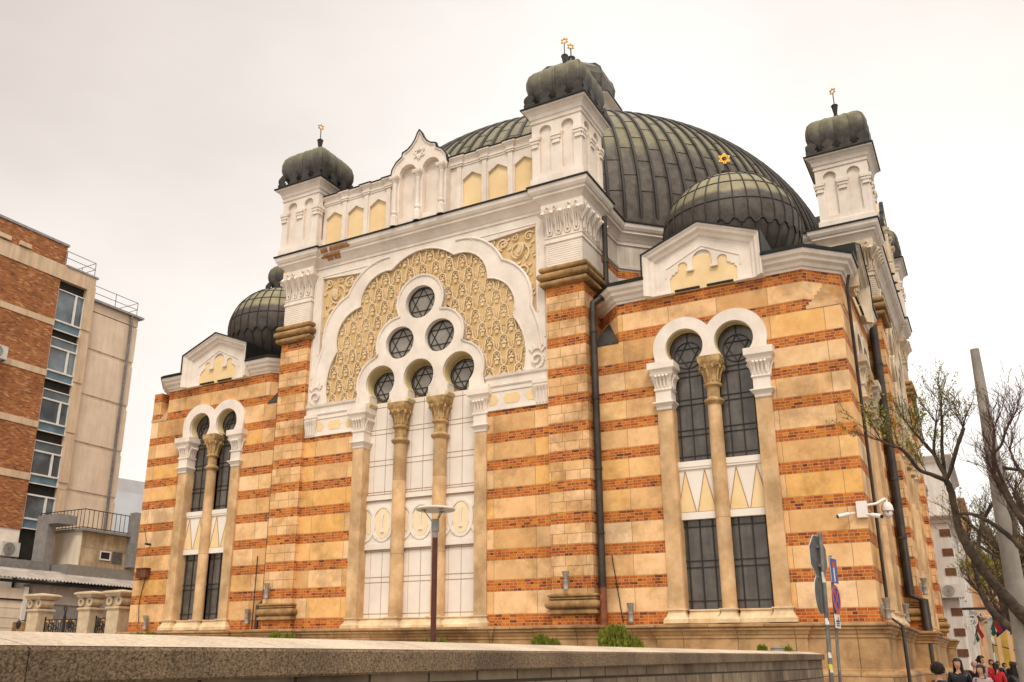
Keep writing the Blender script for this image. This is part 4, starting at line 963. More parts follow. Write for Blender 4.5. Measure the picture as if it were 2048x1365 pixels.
# drainpipes
def pipe(pts, r, name, mtl, parent=syn, clips=()):
    mb = MB(); mb.tube(pts, r, 10)
    for c in clips: mb.lathe((c[0], c[1], 0), [(r, c[2] - .05), (r + .02, c[2] - .04), (r + .02, c[2] + .04), (r, c[2] + .05)], 10)
    return mb.build(name, mtl, parent, off=OFF, smooth=50)
pipe([(7.20, .95, 17.4), (7.14, 1.0, 13.95)], .10, 'drainpipe', 'pipe', clips=[(7.17, .98, 15.6), (7.15, 1.0, 14.6)])
pipe([(7.14, .9, 14.0), (7.35, .1, 13.85), (7.08, -.20, 13.55), (7.08, -.22, 13.35), (7.08, -.22, 3.82)], .115, 'drainpipe', 'pipe', clips=[(7.08, -.22, z) for z in (12.5, 10.1, 7.7, 5.6)])
pipe([(7.08, -.22, 3.85), (7.12, -.30, 3.7), (7.17, -.42, 3.6), (7.17, -.46, .2)], .115, 'drainpipe', 'rust')
pipe([(15.25, .9, 13.3), (15.14, 1.0, 12.9), (15.14, 1.0, 2.9), (15.45, 1.0, 2.65), (15.45, 1.0, .1)], .048, 'drainpipe', 'pipe')
pipe([(15.2, 7.9, 13.9), (15.22, 7.92, 3.9), (15.62, 7.92, 3.75), (15.66, 7.92, .1)], .15, 'drainpipe', 'pipe', clips=[(15.21, 7.91, z) for z in (12.4, 10.2, 8, 5.9)])
pipe([(-7.08, -.22, 12.9), (-7.10, -.22, 3.85), (-7.17, -.46, 3.6), (-7.17, -.46, 2.5)], .07, 'drainpipe', 'pipe')
pipe([(7.36, -.05, 4.9), (7.65, -.04, 2.8)], .014, 'lightning_rod', 'gutter')
pipe([(-7.75, -.06, 5.6), (-7.35, -.5, 2.4)], .02, 'lightning_rod', 'gutter')
# ------------------------------------------------------------------ ground
M['asphalt'] = mat('asphalt', (.075, .072, .07), (.05, .048, .046), 3, bump=.3)
M['paving'] = mat_blocks('pale_paving', [(.36, .33, .29), (.42, .39, .34), (.46, .42, .37)], (.8, .78, .75), (.2, .18, .16), .6, .4, 1.0, .008, usecoord='UV')
def sheet(name, x0, x1, y0, y1, z, m, kind='structure'):
    mb = MB(); mb.add([(x0, y0, z), (x1, y0, z), (x1, y1, z), (x0, y1, z)], [(0, 1, 2, 3)]); return tag(mb.build(name, m, uv=True), kind=kind)
sheet('ground', -700, 700, -300, 1500, 0, 'asphalt')
mb = MB(); mb.box(14.7, 21.5, -60, 200, -.1, .12); tag(mb.build('pavement', 'paving', uv=True), kind='structure')
sheet('terrace', -26, 14.3, -32, 16, .02, 'paving')

# ------------------------------------------------------------------ foreground wall
M['concrete'] = mat('coarse_concrete_coping', (.29, .195, .115), (.07, .045, .026), 75.0, bump=.7, bscale=110, stain=.42, spread=(.34, .60))
M['coping_top'] = mat('pale_coping_top', (.66, .53, .40), (.40, .30, .20), 45.0, bump=.4, bscale=90, stain=.25, spread=(.25, .6))
M['wallblock'] = mat_blocks('stained_wall_blocks', [(.17, .125, .085), (.24, .18, .12), (.29, .22, .15)], (.45, .4, .35), (.05, .035, .025), .62, .19, 1.0, .012, dirt=.5)
M['wallblock'].node_tree.nodes['Principled BSDF'].inputs['Roughness'].default_value = .95
fw = empty('garden_wall', (14.9, -16, 0), label='low grey block wall with a rough concrete coping running across the foreground', cat='wall')
W0, W1 = Vector((15.34, -29.4, 1.655)), Vector((14.14, -4.14, 1.845))
dW = (W1 - W0)
npiece = 19
for i in range(npiece):
    a, b = W0 + dW * (i / npiece), W0 + dW * ((i + 1) / npiece - .0002)
    mb = MB(); mb.sweep([a, b], [(-.012, 0), (0, -.012), (0, -.112), (-.012, -.122), (-.07, -.122), (-.08, -.11), (-.26, -.11), (-.34, -.10), (-.345, .03), (-.32, .052), (-.012, .002)])
    o = mb.build('coping_stone', 'concrete', fw, off=(14.9, -16, 0)); o.data.materials.append(M['coping_top'])
    for p in o.data.polygons:
        if abs(p.normal.z) > .8 and p.center.z > 1.6 + .0 and max(o.data.vertices[v].co.z for v in p.vertices) > a.z + .02: p.material_index = 1  # upward faces take a paler colour than the sides
mb = MB(); q = Vector((0, 0, 0)); a, b = W0.copy(), W1 - dW.normalized() * .10
mb.sweep([a, b], [(-.06, -1.8), (-.06, -.115), (-.27, -.112), (-.27, -1.8)])
mb.build('wall_face', 'wallblock', fw, off=(14.9, -16, 0), uv=True)

# ------------------------------------------------------------------ street lamp
M['post'] = mat('dark_red_brown_post', (.10, .032, .022), (.075, .024, .018), 4, rough=.5, bump=0)
M['lampgrey'] = mat('grey_lamp_metal', (.30, .28, .25), (.24, .22, .2), 4, rough=.45, metal=.2, bump=0)
M['lampwhite'] = mat('pale_reflector_disc', (.62, .55, .44), (.55, .48, .38), 4, rough=.5, bump=0)
lp = empty('street_lamp', (9.87, -14.61, 0), label='slim dark red street lamp with a flat disc reflector standing behind the low wall', cat='street lamp')
O_ = (0, 0, 0)
mb = MB(); mb.lathe(O_, [(.0, 0), (.10, 0), (.10, .04), (.048, .05), (.046, 3.62), (0, 3.63)], 16); mb.build('post', 'post', lp, smooth=40)
mb = MB(); mb.lathe(O_, [(.048, 3.60), (.048, 3.70), (.066, 3.71), (.066, 3.90), (.05, 3.91), (0, 3.91)], 16); mb.build('lamp_head', 'lampgrey', lp, smooth=40)
mb = MB(); mb.lathe(O_, [(0, 4.12), (.30, 4.10), (.335, 4.075), (.33, 4.06), (.28, 4.065), (0, 4.075)], 40); mb.build('reflector_disc', 'lampwhite', lp, smooth=40)
for a in (205, 325, 85):
    c, s_ = math.cos(R(a + 5)), math.sin(R(a + 5)); mb = MB(); mb.tube([(.06 * c, .06 * s_, 3.88), (.20 * c, .20 * s_, 4.06)], .009, 6); mb.lathe((.20 * c, .20 * s_, 4.045), [(.0, 0), (.05, .01), (.05, .02), (0, .02)], 10); mb.build('arm', 'lampgrey', lp)

# ------------------------------------------------------------------ traffic signs
M['galv'] = mat('galvanised_pole', (.27, .25, .23), (.16, .15, .14), 6, rough=.5, metal=.35, stain=.3)
M['signback'] = mat('grey_sign_back', (.17, .165, .155), (.10, .098, .09), 4, rough=.5, metal=.3)
M['blue'] = mat('sign_blue', (.05, .085, .33), (.04, .07, .27), 5, rough=.4, bump=0)
M['red'] = mat('sign_red', (.45, .05, .04), (.45, .02, .02), 5, rough=.4, bump=0)
M['signwhite'] = mat('sign_white', (.75, .72, .68), (.66, .62, .57), 5, rough=.4, bump=0)
M['yellow'] = mat('sticker_yellow', (.8, .7, .05), (.7, .6, .05), 5, bump=0)
def plate(parent, name, poly, origin, ang, thick, mtl, d0=0.0):
    """flat plate whose face looks along angle ang (degrees, in plan)"""
    nx, ny = math.cos(R(ang)), math.sin(R(ang)); tx, ty = -ny, nx
    f = lambda x, d, z: (origin[0] + tx * x - nx * d, origin[1] + ty * x - ny * d, origin[2] + z)
    mb = MB(); mb.prism(poly, -d0, -d0 + thick, f=f); return mb.build(name, mtl, parent)
def regular(n, r, rot=0): return [(r * math.cos(R(rot + 360 * i / n)), r * math.sin(R(rot + 360 * i / n))) for i in range(n)]
def ringpoly(n, r0, r1): return regular(n, r1), [regular(n, r0)]
def sign_pole(loc, lean, h, r, label):
    t = empty('sign_post', loc, label=label, cat='road sign')
    mb = MB(); mb.tube([(0, 0, 0), (lean, 0, h)], r, 12); mb.build('pole', 'galv', t, smooth=50)
    return t
s1 = sign_pole((14.94, -8.8, .12), .11, 3.95, .042, 'grey pole carrying an octagonal sign above a round sign, both seen from behind')
c = (.09, 0, 3.50)
o = plate(s1, 'octagonal_sign', regular(8, .42, 22.5), c, 168, .012, 'signback', d0=.06)
plate(o, 'sign_rim', regular(8, .435, 22.5), c, 168, .006, 'signwhite', d0=.068)
for z in (3.68, 3.32): plate(s1, 'bracket', [(-.1, -.03), (.1, -.03), (.1, .03), (-.1, .03)], (.09, 0, z), 168, .03, 'galv', d0=.045)
c = (.06, 0, 2.78)
o = plate(s1, 'round_sign', regular(28, .36), c, 176, .012, 'signback', d0=.07); plate(o, 'sign_rim', regular(28, .37), c, 176, .006, 'signwhite', d0=.078)
for z, a_, h_, m_ in ((3.0, -60, .2, 'signwhite'), (2.22, -70, .12, 'signwhite'), (1.62, -60, .10, 'signwhite'), (1.42, -75, .09, 'yellow'), (1.36, -40, .06, 'signwhite')):
    c_, s_ = math.cos(R(a_)), math.sin(R(a_)); x = .11 * z / 3.95
    mb = MB(); mb.lathe((x, 0, z), [(.0435, 0), (.0435, h_)], 4, a0=a_ - 55, a1=a_ + 55); mb.build('sticker', m_, s1)
s2 = sign_pole((14.92, -7.7, .12), .115, 3.62, .030, 'second grey sign pole with a blue no-through-road sign above a round no-stopping sign')
fa = -7
c = (.105, 0, 3.32)
o = plate(s2, 'no_through_road_sign', [(-.25, -.25), (.25, -.25), (.25, .25), (-.25, .25)], c, fa, .01, 'blue', d0=.045)
plate(o, 'white_stem', [(-.04, -.22), (.04, -.22), (.04, .08), (-.04, .08)], c, fa, .004, 'signwhite', d0=.050); plate(o, 'red_bar', [(-.12, .06), (.12, .06), (.12, .17), (-.12, .17)], c, fa, .004, 'red', d0=.052)
for a_, b_ in (((-.25, .25), (.235, .25)), ((-.25, .25), (-.25, -.235))): plate(o, 'white_border', [(-.25, .235), (.25, .235), (.25, .25), (-.25, .25)] if a_[1] == b_[1] else [(-.25, -.25), (-.235, -.25), (-.235, .25), (-.25, .25)], c, fa, .004, 'signwhite', d0=.0505)
c = (.09, 0, 2.76)
o = plate(s2, 'no_stopping_sign', regular(28, .26), c, fa, .01, 'blue', d0=.045)
mb = None
nx, ny = math.cos(R(fa)), math.sin(R(fa)); f = lambda x, d, z: (c[0] - ny * x + nx * (.055 - d), c[1] + nx * x + ny * (.055 - d), c[2] + z)
mb = MB(); mb.prism(regular(28, .27), 0, .006, holes=[regular(28, .205)], f=f); mb.build('red_ring', 'red', o)
mb = MB()
for t in (45, 135): bar2(mb, (.2 * math.cos(R(t)), .2 * math.sin(R(t))), (-.2 * math.cos(R(t)), -.2 * math.sin(R(t))), .05, f, depth=.006)
mb.build('red_cross', 'red', o)
c = (.075, 0, 2.32)
o = plate(s2, 'supplementary_plate', [(-.17, -.13), (.17, -.13), (.17, .14), (-.17, .14)], c, fa, .01, 'signwhite', d0=.045)
mb = MB(); f = lambda x, d, z: (c[0] - ny * x + nx * (.052 - d), c[1] + nx * x + ny * (.052 - d), c[2] + z)
mb.prism([(-.11, .02), (.0, .02), (.06, .09), (.08, .08), (.03, .02), (.11, .02), (.11, -.01), (-.11, -.01)], 0, .004, f=f)
for z in (-.05, -.09): mb.prism([(-.1, z), (.1, z), (.1, z + .018), (-.1, z + .018)], 0, .004, f=f)
mb.build('tow_symbol', 'bar', o)

# ------------------------------------------------------------------ tall tapering pole and overhead wires
M['mast'] = mat('weathered_grey_mast', (.33, .285, .235), (.23, .195, .16), 3, rough=.6, stain=.2, streak=.2)
pm = empty('tram_pole', (18.16, -9.0, .12), label='tall tapering pale grey steel mast rising behind the bare branches at the right edge', cat='pole')
mb = MB(); mb.lathe(O_, [(.0, 0), (.235, 0), (.235, .05), (.19, .06), (.13, 4.3), (.076, 7.14), (.03, 7.15)], 20); mb.build('mast', 'mast', pm, smooth=40)
mb = MB(); mb.tube([(.1, .05, 4.9), (.9, .5, 4.75), (3.0, 1.4, 4.4), (8, 3.5, 3.9)], [.03, .022, .008, .008], 6)
mb.build('wire_bracket', 'bar', pm)
pm2 = empty('tram_pole', (18.9, 14, .12), label='second grey mast farther along the pavement behind the leaning branches', cat='pole')
mb = MB(); mb.lathe(O_, [(.0, 0), (.2, 0), (.17, .06), (.12, 4.3), (.07, 7.0), (.0, 7.0)], 12); mb.build('mast', 'mast', pm2, smooth=40)
mb = MB(); mb.tube([(18.9, 14, 6.4), (19.6, 13.6, 6.5), (24, 12, 6.9)], .012, 5); tag(mb.build('overhead_wire', 'bar'), label='thin overhead wire running from the farther mast across the street', cat='wire')

# ------------------------------------------------------------------ cameras and flood lights on the building
M['camwhite'] = mat('white_camera_housing', (.80, .72, .66), (.74, .66, .60), 5, rough=.35, bump=0)
M['black'] = mat('black_plastic', (.02, .02, .022), (.015, .015, .015), 5, rough=.3, bump=0)
bx_ = Vector((14.90, 0, 5.86))
cm = empty('security_camera', bx_, label='white dome camera on a bracket arm with two bullet cameras at the building corner', cat='security camera')
mb = MB(); mb.box(-.14, .14, -.14, -.004, -.30, .16); mb.build('mount_box', 'camwhite', cm)
dc = at(1773.5, 1012, d=26.2) - bx_
mb = MB(); mb.tube([(.05, -.10, .02), (dc.x * .55, dc.y * .6, .20), (dc.x * .93, dc.y * .96, dc.z + .20), (dc.x, dc.y, dc.z + .18), (dc.x, dc.y, dc.z + .05)], .042, 8); mb.build('arm', 'camwhite', cm, smooth=60)
mb = MB(); mb.lathe(dc, [(.0, .12), (.09, .10), (.15, .0), (.165, -.10), (.165, -.15), (.14, -.16)], 20); dm = mb.build('dome_housing', 'camwhite', cm, smooth=50)
mb = MB(); mb.lathe(dc, [(.125, -.15), (.13, -.24), (.10, -.33), (0, -.38)], 20); mb.build('dome_lens', 'camwhite', dm, smooth=60)
mb = MB(); mb.lathe(dc + Vector((.02, -.125, -.20)), [(.0, -.03), (.03, 0), (0, .03)], 8); mb.build('lens', 'black', dm)
for tip, base in (((-.62, -.32, -.26), (-.20, -.12, -.16)), ((.50, -.35, -.34), (.12, -.12, -.22))):
    t_, b_ = Vector(tip), Vector(base); mid = b_.lerp(t_, .35)
    mb = MB(); mb.tube([b_, mid], .03, 6); mb.tube([mid, t_], [.06, .065], 12); bc = mb.build('bullet_camera', 'camwhite', cm, smooth=50)
    mb = MB(); mb.tube([t_ - (t_ - mid).normalized() * .01, t_ + (t_ - mid).normalized() * .03], .052, 12); mb.build('lens', 'black', bc)
M['flood'] = mat('grey_floodlight', (.36, .32, .27), (.28, .25, .21), 6, rough=.5, metal=.2, bump=0)
fl0 = None
floods = [((-13.75, 0, 2.80), 0, 'grey wall floodlight low on the striped wall near the left edge of the facade'),
          ((-7.96, 0, 2.95), 0, 'grey floodlight low on the wall between the left windows and the left pilaster'),
          ((-6.56, -.52, 3.86), 0, 'grey floodlight resting above the base moulding of the left pilaster'),
          ((6.02, -.52, 3.80), 0, 'grey floodlight above the base moulding of the right-hand front pilaster'),
          ((7.95, 0, 2.80), 0, 'grey floodlight beside the thin rod between the rusty pipe and the right windows'),
          ((15.0, .45, 2.80), 90, 'grey floodlight nearest the corner on the side wall of the building'),
          ((15.0, 6.2, 2.95), 90, 'grey floodlight on the side wall just before the thick drainpipe'),
          ((15.5, 8.5, 3.95), 90, 'grey floodlight on the side facade beyond the thick drainpipe')]
for i, (p, rz, lb) in enumerate(floods):
    if fl0 is None:
        fl0 = empty('floodlight', p, rz, label=lb, cat='floodlight', group='floodlights on the synagogue walls'); g_ = fl0
        mb = MB(); mb.lathe((0, -.17, 0), [(0, 0), (.085, .0), (.088, .05), (.080, .06), (.080, .26), (.088, .27), (.085, .30), (0, .31)], 14); mb.build('body', 'flood', fl0, smooth=40)
        mb = MB(); mb.lathe((0, -.17, 0), [(.05, .30), (.055, .33), (.10, .50), (.12, .58), (.115, .585), (.05, .5)], 14); mb.build('shade', 'flood', fl0, smooth=40)
        mb = MB(); mb.box(-.03, .03, -.12, -.002, .12, .42); mb.build('bracket', 'flood', fl0)
    else:
        g_ = copy_tree(fl0, None, loc=p, rz=rz); g_['label'] = lb
M['rustbox'] = mat('rusty_metal_box', (.17, .07, .03), (.10, .04, .02), 5, stain=.3)
jb = empty('junction_box', (-14.28, 0, 5.0), label='rusty brown junction box with a hanging wire on the left edge of the facade', cat='junction box')
mb = MB(); mb.box(-.3, .3, -.26, -.004, -.02, .36); mb.sweep(rect(-.3, .3, -.26, 0, .36), [(0, 0), (.03, 0), (.03, .03), (-.1, .05)], closed=True); mb.build('box', 'rustbox', jb)
mb = MB(); mb.tube([(.1, -.03, 0), (-.05, -.03, -.5), (-.15, -.03, -1.1), (-.05, -.03, -1.9)], .015, 5); mb.build('wire', 'bar', jb)
lb = empty('wall_spike', (-14.15, 0, 6.42), label='small dark wall fitting with a stay wire high on the left edge of the facade', cat='bracket')
mb = MB(); mb.tube([(0, 0, 0), (0, -.28, .0)], .05, 6); mb.tube([(-.5, -.02, .75), (0, -.2, 0)], .012, 5); mb.build('bracket', 'bar', lb)

# ------------------------------------------------------------------ office block on the left
M['obrick'] = mat_blocks('office_brick', [(.19, .052, .022), (.36, .11, .035), (.47, .17, .05), (.29, .08, .028), (.64, .33, .14)], (.6, .52, .48), (.36, .2, .10), 3.3, 1.0, 12.5, .12, offset=.5, dirt=.3)
M['oconc'] = mat('beige_render_band', (.68, .50, .34), (.60, .43, .28), 1.0, stain=.2, streak=.15)
M['opanel'] = mat('beige_concrete_panel', (.76, .60, .45), (.67, .51, .37), .8, stain=.12, streak=.10)
M['ogut'] = mat('grey_roof_edge', (.33, .32, .31), (.25, .24, .23), 3, rough=.5, metal=.3)
M['odark'] = mat('dark_recess', (.035, .028, .025), (.02, .018, .016), 3)
M['oglass'] = mat('office_glass', (.16, .20, .22), (.06, .07, .08), .35, rough=.12, bump=0, spread=(.42, .6))
M['oglass'].node_tree.nodes['Principled BSDF'].inputs['Specular IOR Level'].default_value = .8
M['oblue'] = mat('blue_grey_infill_panel', (.16, .24, .28), (.10, .15, .18), 1.5, rough=.4, bump=0)
for n_ in ('obrick',):
    for nd in M[n_].node_tree.nodes:
        if nd.type == 'MAPPING': nd.inputs['Scale'].default_value = (12.5, 12.5, 1)
ob = empty('office_building', (-38, 5, 0), label='brown brick office block with a vertical strip of white-framed windows and a beige panelled wing', cat='building')
OB = (-38, 5, 0)
XF = -33.0
bz = [(26.62, 25.60), (22.69, 22.30), (19.26, 18.86), (15.84, 15.43), (12.52, 12.09)]
mb = MB(); mb.box(-45, XF, -20, 6.22, 9.05, 25.6); mb.box(-45, XF - .01, -20, 6.40, 26.6, 28.0); mb.build('wall', 'obrick', ob, off=OB, uv=True)
mb = MB(); mb.box(-45, XF - .05, -20, 6.18, 0, 9.06); mb.build('ground_floor_wall', 'white', ob, off=OB)
mb = MB(); mb.box(-45, XF + .06, -20, 6.5, 28.0, 28.16); mb.build('roof_edge', 'ogut', ob, off=OB)
for i, (a, b) in enumerate(bz):
    mb = MB(); mb.box(-45, XF + .04, -20, 8.86 if i == 0 else 6.24, b, a); mb.build('floor_band', 'oconc', ob, off=OB)
mb = MB(); mb.box(-45, XF + .0, 8.30, 8.88, 11.9, 25.6)
for z in (22.6, 18.9, 15.5, 12.2): mb.box(-45, XF + .06, 8.26, 8.90, z + .12, z + 3.3)
mb.build('pier', 'oconc', ob, off=OB)
mb = MB(); mb.box(-45, XF - .02, 8.30, 8.90, 5, 11.9); mb.build('lower_pier', 'oconc', ob, off=OB)
mb = MB(); mb.box(-44, XF - .30, 6.2, 8.32, 5, 25.7); mb.build('window_recess', 'odark', ob, off=OB)
for i, (t, b, trans) in enumerate(((24.92, 21.59, 22.78), (22.16 - .0, 18.07, 19.37), (18.71, 14.67, 15.95), (15.32, 11.3, 12.5), (11.95, 8.3, 9.5))):
    pass
mb = MB()
for z in (26.60,): mb.box(-45, XF + .10, 6.5, 9.0, z, z + .12)
mb.build('flashing', 'ogut', ob, off=OB)
storeys = [(24.92, 21.62, [22.75]), (21.55, 18.10, [20.85 - .05, 18.75]), (18.02, 14.70, [17.35, 15.35]), (14.62, 11.35, [13.95, 12.05]), (11.25, 8.30, [11.1, 9.35])]
storeys = [(24.95, 22.12, [22.78], 22.78), (21.62, 18.74, [20.95, 19.36], 19.36), (18.10, 15.32, [17.45, 15.95], 15.95), (14.70, 11.95, [14.02, 12.55], 12.55), (11.30, 9.15, [11.25, 9.78], 9.78)]
for i, (t, b, hs_, pz) in enumerate(storeys):
    gl = MB(); gl.box(XF - .25, XF - .18, 6.24, 8.32, b, t); wd = gl.build('window', 'oglass', ob, off=OB)
    fr = MB(); F_ = .06
    fr.box(XF - .18, XF - .08, 6.24, 8.30, t - F_, t); fr.box(XF - .18, XF - .08, 6.24, 8.30, b, b + F_)
    for y in (6.24, 8.24): fr.box(XF - .18, XF - .085, y, y + F_, b, t)
    for z in hs_: fr.box(XF - .18, XF - .07, 6.24, 8.30, z - .05, z + .05)
    fr.box(XF - .18, XF - .075, 7.58, 7.70, hs_[-1], hs_[0] if len(hs_) > 1 else t)
    fr.build('frame', 'signwhite', wd, off=OB)
    pn = MB(); pn.box(XF - .19, XF - .165, 6.3, 8.24, b + .06, pz - .05); pn.build('infill_panel', 'oblue', wd, off=OB)
# beige wing with panel joints
mb = MB(); mb.box(-44, XF - .4, 8.9, 12.95, 0, 24.4); mb.box(-44, XF - .36, 8.9, 13.0, 24.45, 25.1)
jz = [24.42, 21.48, 18.28, 15.02, 11.8, 8.5]
for i in range(5):
    z1, z0 = jz[i] - .05, jz[i + 1] + .28
    mb.box(-44, XF - .34, 8.95, 12.98, z0, z1 - .02)
    for y in (10.15, 11.35): mb.box(-44, XF - .325, y - .10, y + .10, z0, z1 - .05)
mb.build('beige_wing', 'opanel', ob, off=OB)
mb = MB(); mb.box(-45, XF - .1, 8.9, 13.3, 25.1, 25.25); mb.build('wing_roof_edge', 'ogut', ob, off=OB)
mb = MB(); mb.tube([(XF - .2, 12.3, 25.1), (XF - .2, 12.3, 9.3)], .10, 8); mb.build('drainpipe', 'galv', ob, off=OB)
def railing(parent, pts, h, nbar, off, name='railing', mtl='galv', posts=1.3, r=.025):
    mb = MB()
    for z in ([h, h * .55] if not nbar else [h, .12]): mb.tube([(p[0], p[1], p[2] + z) for p in pts], r, 5)
    for i in range(len(pts) - 1):
        a, b = Vector(pts[i]), Vector(pts[i + 1]); n = max(1, int((b - a).length / (nbar or posts)))
        for k in range(n + 1):
            c_ = a.lerp(b, k / n); mb.tube([c_, c_ + Vector((0, 0, h))], r * (.6 if nbar else 1), 4)
    return mb.build(name, mtl, parent, off=off)
railing(ob, [(-33.1, 6.5, 26.7), (-33.1, 8.75, 26.7), (-36, 8.75, 26.7)], 1.05, 0, OB)
railing(ob, [(-33.5, 9.1, 25.2), (-33.5, 12.9, 25.2), (-36, 12.9, 25.2)], 1.15, 0, OB)
M['acw'] = mat('air_conditioner_white', (.62, .58, .52), (.52, .48, .43), 5, rough=.5, bump=0)
def ac(loc, rz, label, s=1.0):
    t = empty('air_conditioner', loc, rz, label=label, cat='air conditioner', group=None)
    t.scale = (s, s, s)
    mb = MB(); mb.box(-.42, .42, -.34, 0, 0, .62); mb.build('casing', 'acw', t)
    mb = MB(); f = lambda x, d, z: (x - .1, -.345 - d, z + .31)
    for r_ in (.06, .13, .20, .26): ring(mb, (0, 0), r_, .02, f, depth=.015, n=24)
    for a_ in range(0, 180, 30): bar2(mb, (.26 * math.cos(R(a_)), .26 * math.sin(R(a_))), (-.26 * math.cos(R(a_)), -.26 * math.sin(R(a_))), .012, f, depth=.01)
    mb.build('fan_grille', 'lampgrey', t)
    mb = MB(); mb.box(-.38, -.34, -.32, .3, -.06, 0); mb.box(.34, .38, -.32, .3, -.06, 0); mb.build('bracket', 'galv', t)
    return t
ac((-33.0, 5.45, 7.35), 90, 'air conditioner on the white base of the brick office block', 1.35)
ac((-33.0, 2.65, 18.95), 90, 'air conditioner high on the brick wall at the left edge of the picture', 1.35)
mb = MB()
for y in (-.55, 1.6, 3.0):
    mb.box(XF - .05, XF + .15, y, y + .8, 26.72, 27.0)
mb.build('roof_vent', 'oconc', ob, off=OB)

# annex with roof terrace
AO = (-30, 9, 0)
M['annexw'] = mat('bright_annex_render', (.78, .66, .52), (.72, .60, .46), .8, stain=.1, streak=.1)
M['annext'] = mat('stained_annex_render', (.60, .46, .30), (.40, .29, .17), 1.3, stain=.35, streak=.4)
an = empty('annex_building', AO, label='small stained flat-roofed annex with a railed roof terrace between the office block and the synagogue', cat='building')
mb = MB(); mb.box(-34, -29.03, 7.52, 20, 6.8, 8.9); mb.build('wall', 'annexw', an, off=AO)
mb = MB(); mb.box(-29.5, -29.0, 7.56, 20, 7.95, 8.85); mb.box(-29.5, -29.0, 7.56, 20, 6.85, 7.9); mb.build('side_wall', 'annext', an, off=AO)
mb = MB(); mb.box(-34, -28.7, 7.35, 20, 8.88, 9.02); mb.build('roof_slab', 'ogut', an, off=AO)
mb = MB(); mb.box(-34, -28.6, 6.5, 20, 4, 6.82); mb.build('lower_wall', 'lampgrey', an, off=AO)
mb = MB(); mb.box(-29.1, -28.98, 8.9, 9.7, 7.3, 7.86); w_ = mb.build('window', 'odark', an, off=AO)
mb = MB()
for a_, b_, c_, d_ in ((8.9, 8.98, 7.3, 7.86), (9.62, 9.7, 7.3, 7.86), (8.98, 9.62, 7.3, 7.38), (8.98, 9.62, 7.78, 7.86)): mb.box(-29.0, -28.95, a_, b_, c_, d_)
mb.build('frame', 'signwhite', w_, off=AO)
mb = MB(); mb.box(-29.0, -28.96, 9.82, 10.55, 7.2, 7.88); mb.build('vent_grille', 'signback', an, off=AO)
railing(an, [(-33.5, 7.5, 9.0), (-29.0, 7.5, 9.0), (-29.0, 16, 9.0)], 1.2, .32, AO, mtl='bar', r=.03)
mb = MB(); mb.box(-31.4, -30.3, 6.1, 6.6, 6.9, 9.2); mb.box(-31.4, -29.4, 6.1, 7.3, 9.2, 9.75); mb.build('air_duct', 'ogut', an, off=AO)
mb = MB(); mb.box(-31.6, -30.0, -8, 6.4, 6.25, 6.95); mb.build('air_duct', 'ogut', an, off=AO)
mb = MB(); mb.box(-29.0, -28.4, 10.8, 11.2, 7.0, 10.4); mb.build('air_duct', 'ogut', an, off=AO)
# canopy building
CO = (-27, 4, 0)
M['corr'] = mat('corrugated_sheet', (.46, .40, .35), (.36, .31, .27), 2, stain=.3, rough=.6)
cb = empty('garage_building', CO, label='low garage with a corrugated canopy roof and white roller door behind the gate', cat='building')
mb = MB()
y = -8.0; vs = []; fs = []
k = 0
while y < 16:
    h = .045 if k % 2 else -.045
    vs += [(-26.4, y, 5.62 + h), (-29.2, y, 6.35 + h)]; y += .11; k += 1
for i in range(k - 1): fs.append((2 * i, 2 * i + 1, 2 * i + 3, 2 * i + 2))
mb.add(vs, fs); mb.build('canopy_roof', 'corr', cb, off=CO)
mb = MB(); mb.box(-26.6, -26.45, -8, 16, 5.38, 5.52); mb.build('gutter', 'gutter', cb, off=CO)
mb = MB(); mb.box(-27.6, -26.75, 3.3, 16, 4.4, 5.4); mb.build('upper_sheeting', 'corr', cb, off=CO)
mb = MB(); mb.box(-27.6, -26.8, -8, 16, 0, 4.4); mb.build('wall', 'ogut', cb, off=CO)
mb = MB(); mb.box(-26.9, -26.72, -8, 2.75, 0, 5.1)
for z in (4.55, 4.1, 3.6, 3.1): mb.box(-26.9, -26.70, -8, 2.7, z, z + .02)
mb.build('roller_door', 'annexw', cb, off=CO)
mb = MB(); mb.box(-26.8, -26.62, 2.76, 2.98, 0, 5.2); mb.build('door_frame', 'signwhite', cb, off=CO)
mb = MB(); mb.box(-26.74, -26.66, -8, 2.74, 4.48, 4.56); mb.build('door_rail', 'gutter', cb, off=CO)
# far white shed roof
fb = MB(); fb.prism([(-95, 0), (-66, 0), (-66, 20.5), (-72, 22.6), (-80, 24.2), (-95, 27)], 50, 60); M['shed'] = mat('pale_grey_cladding', (.50, .47, .46), (.44, .41, .40), .5, bump=0)
tag(fb.build('industrial_building', 'shed'), label='pale grey industrial building far behind the annex, seen in the gap beside the synagogue', cat='building')
M['shed2'] = mat('pale_blue_cladding', (.60, .60, .62), (.5, .5, .53), .4, bump=0)
fb = MB(); fb.prism([(-60, 0), (-46, 0), (-46, 15.5), (-60, 18.2)], 32, 40)
fb.build('low_hall', 'shed2'); o = bpy.data.objects['low_hall']; tag(o, label='low pale blue-grey hall roof behind the terrace railing', cat='building')

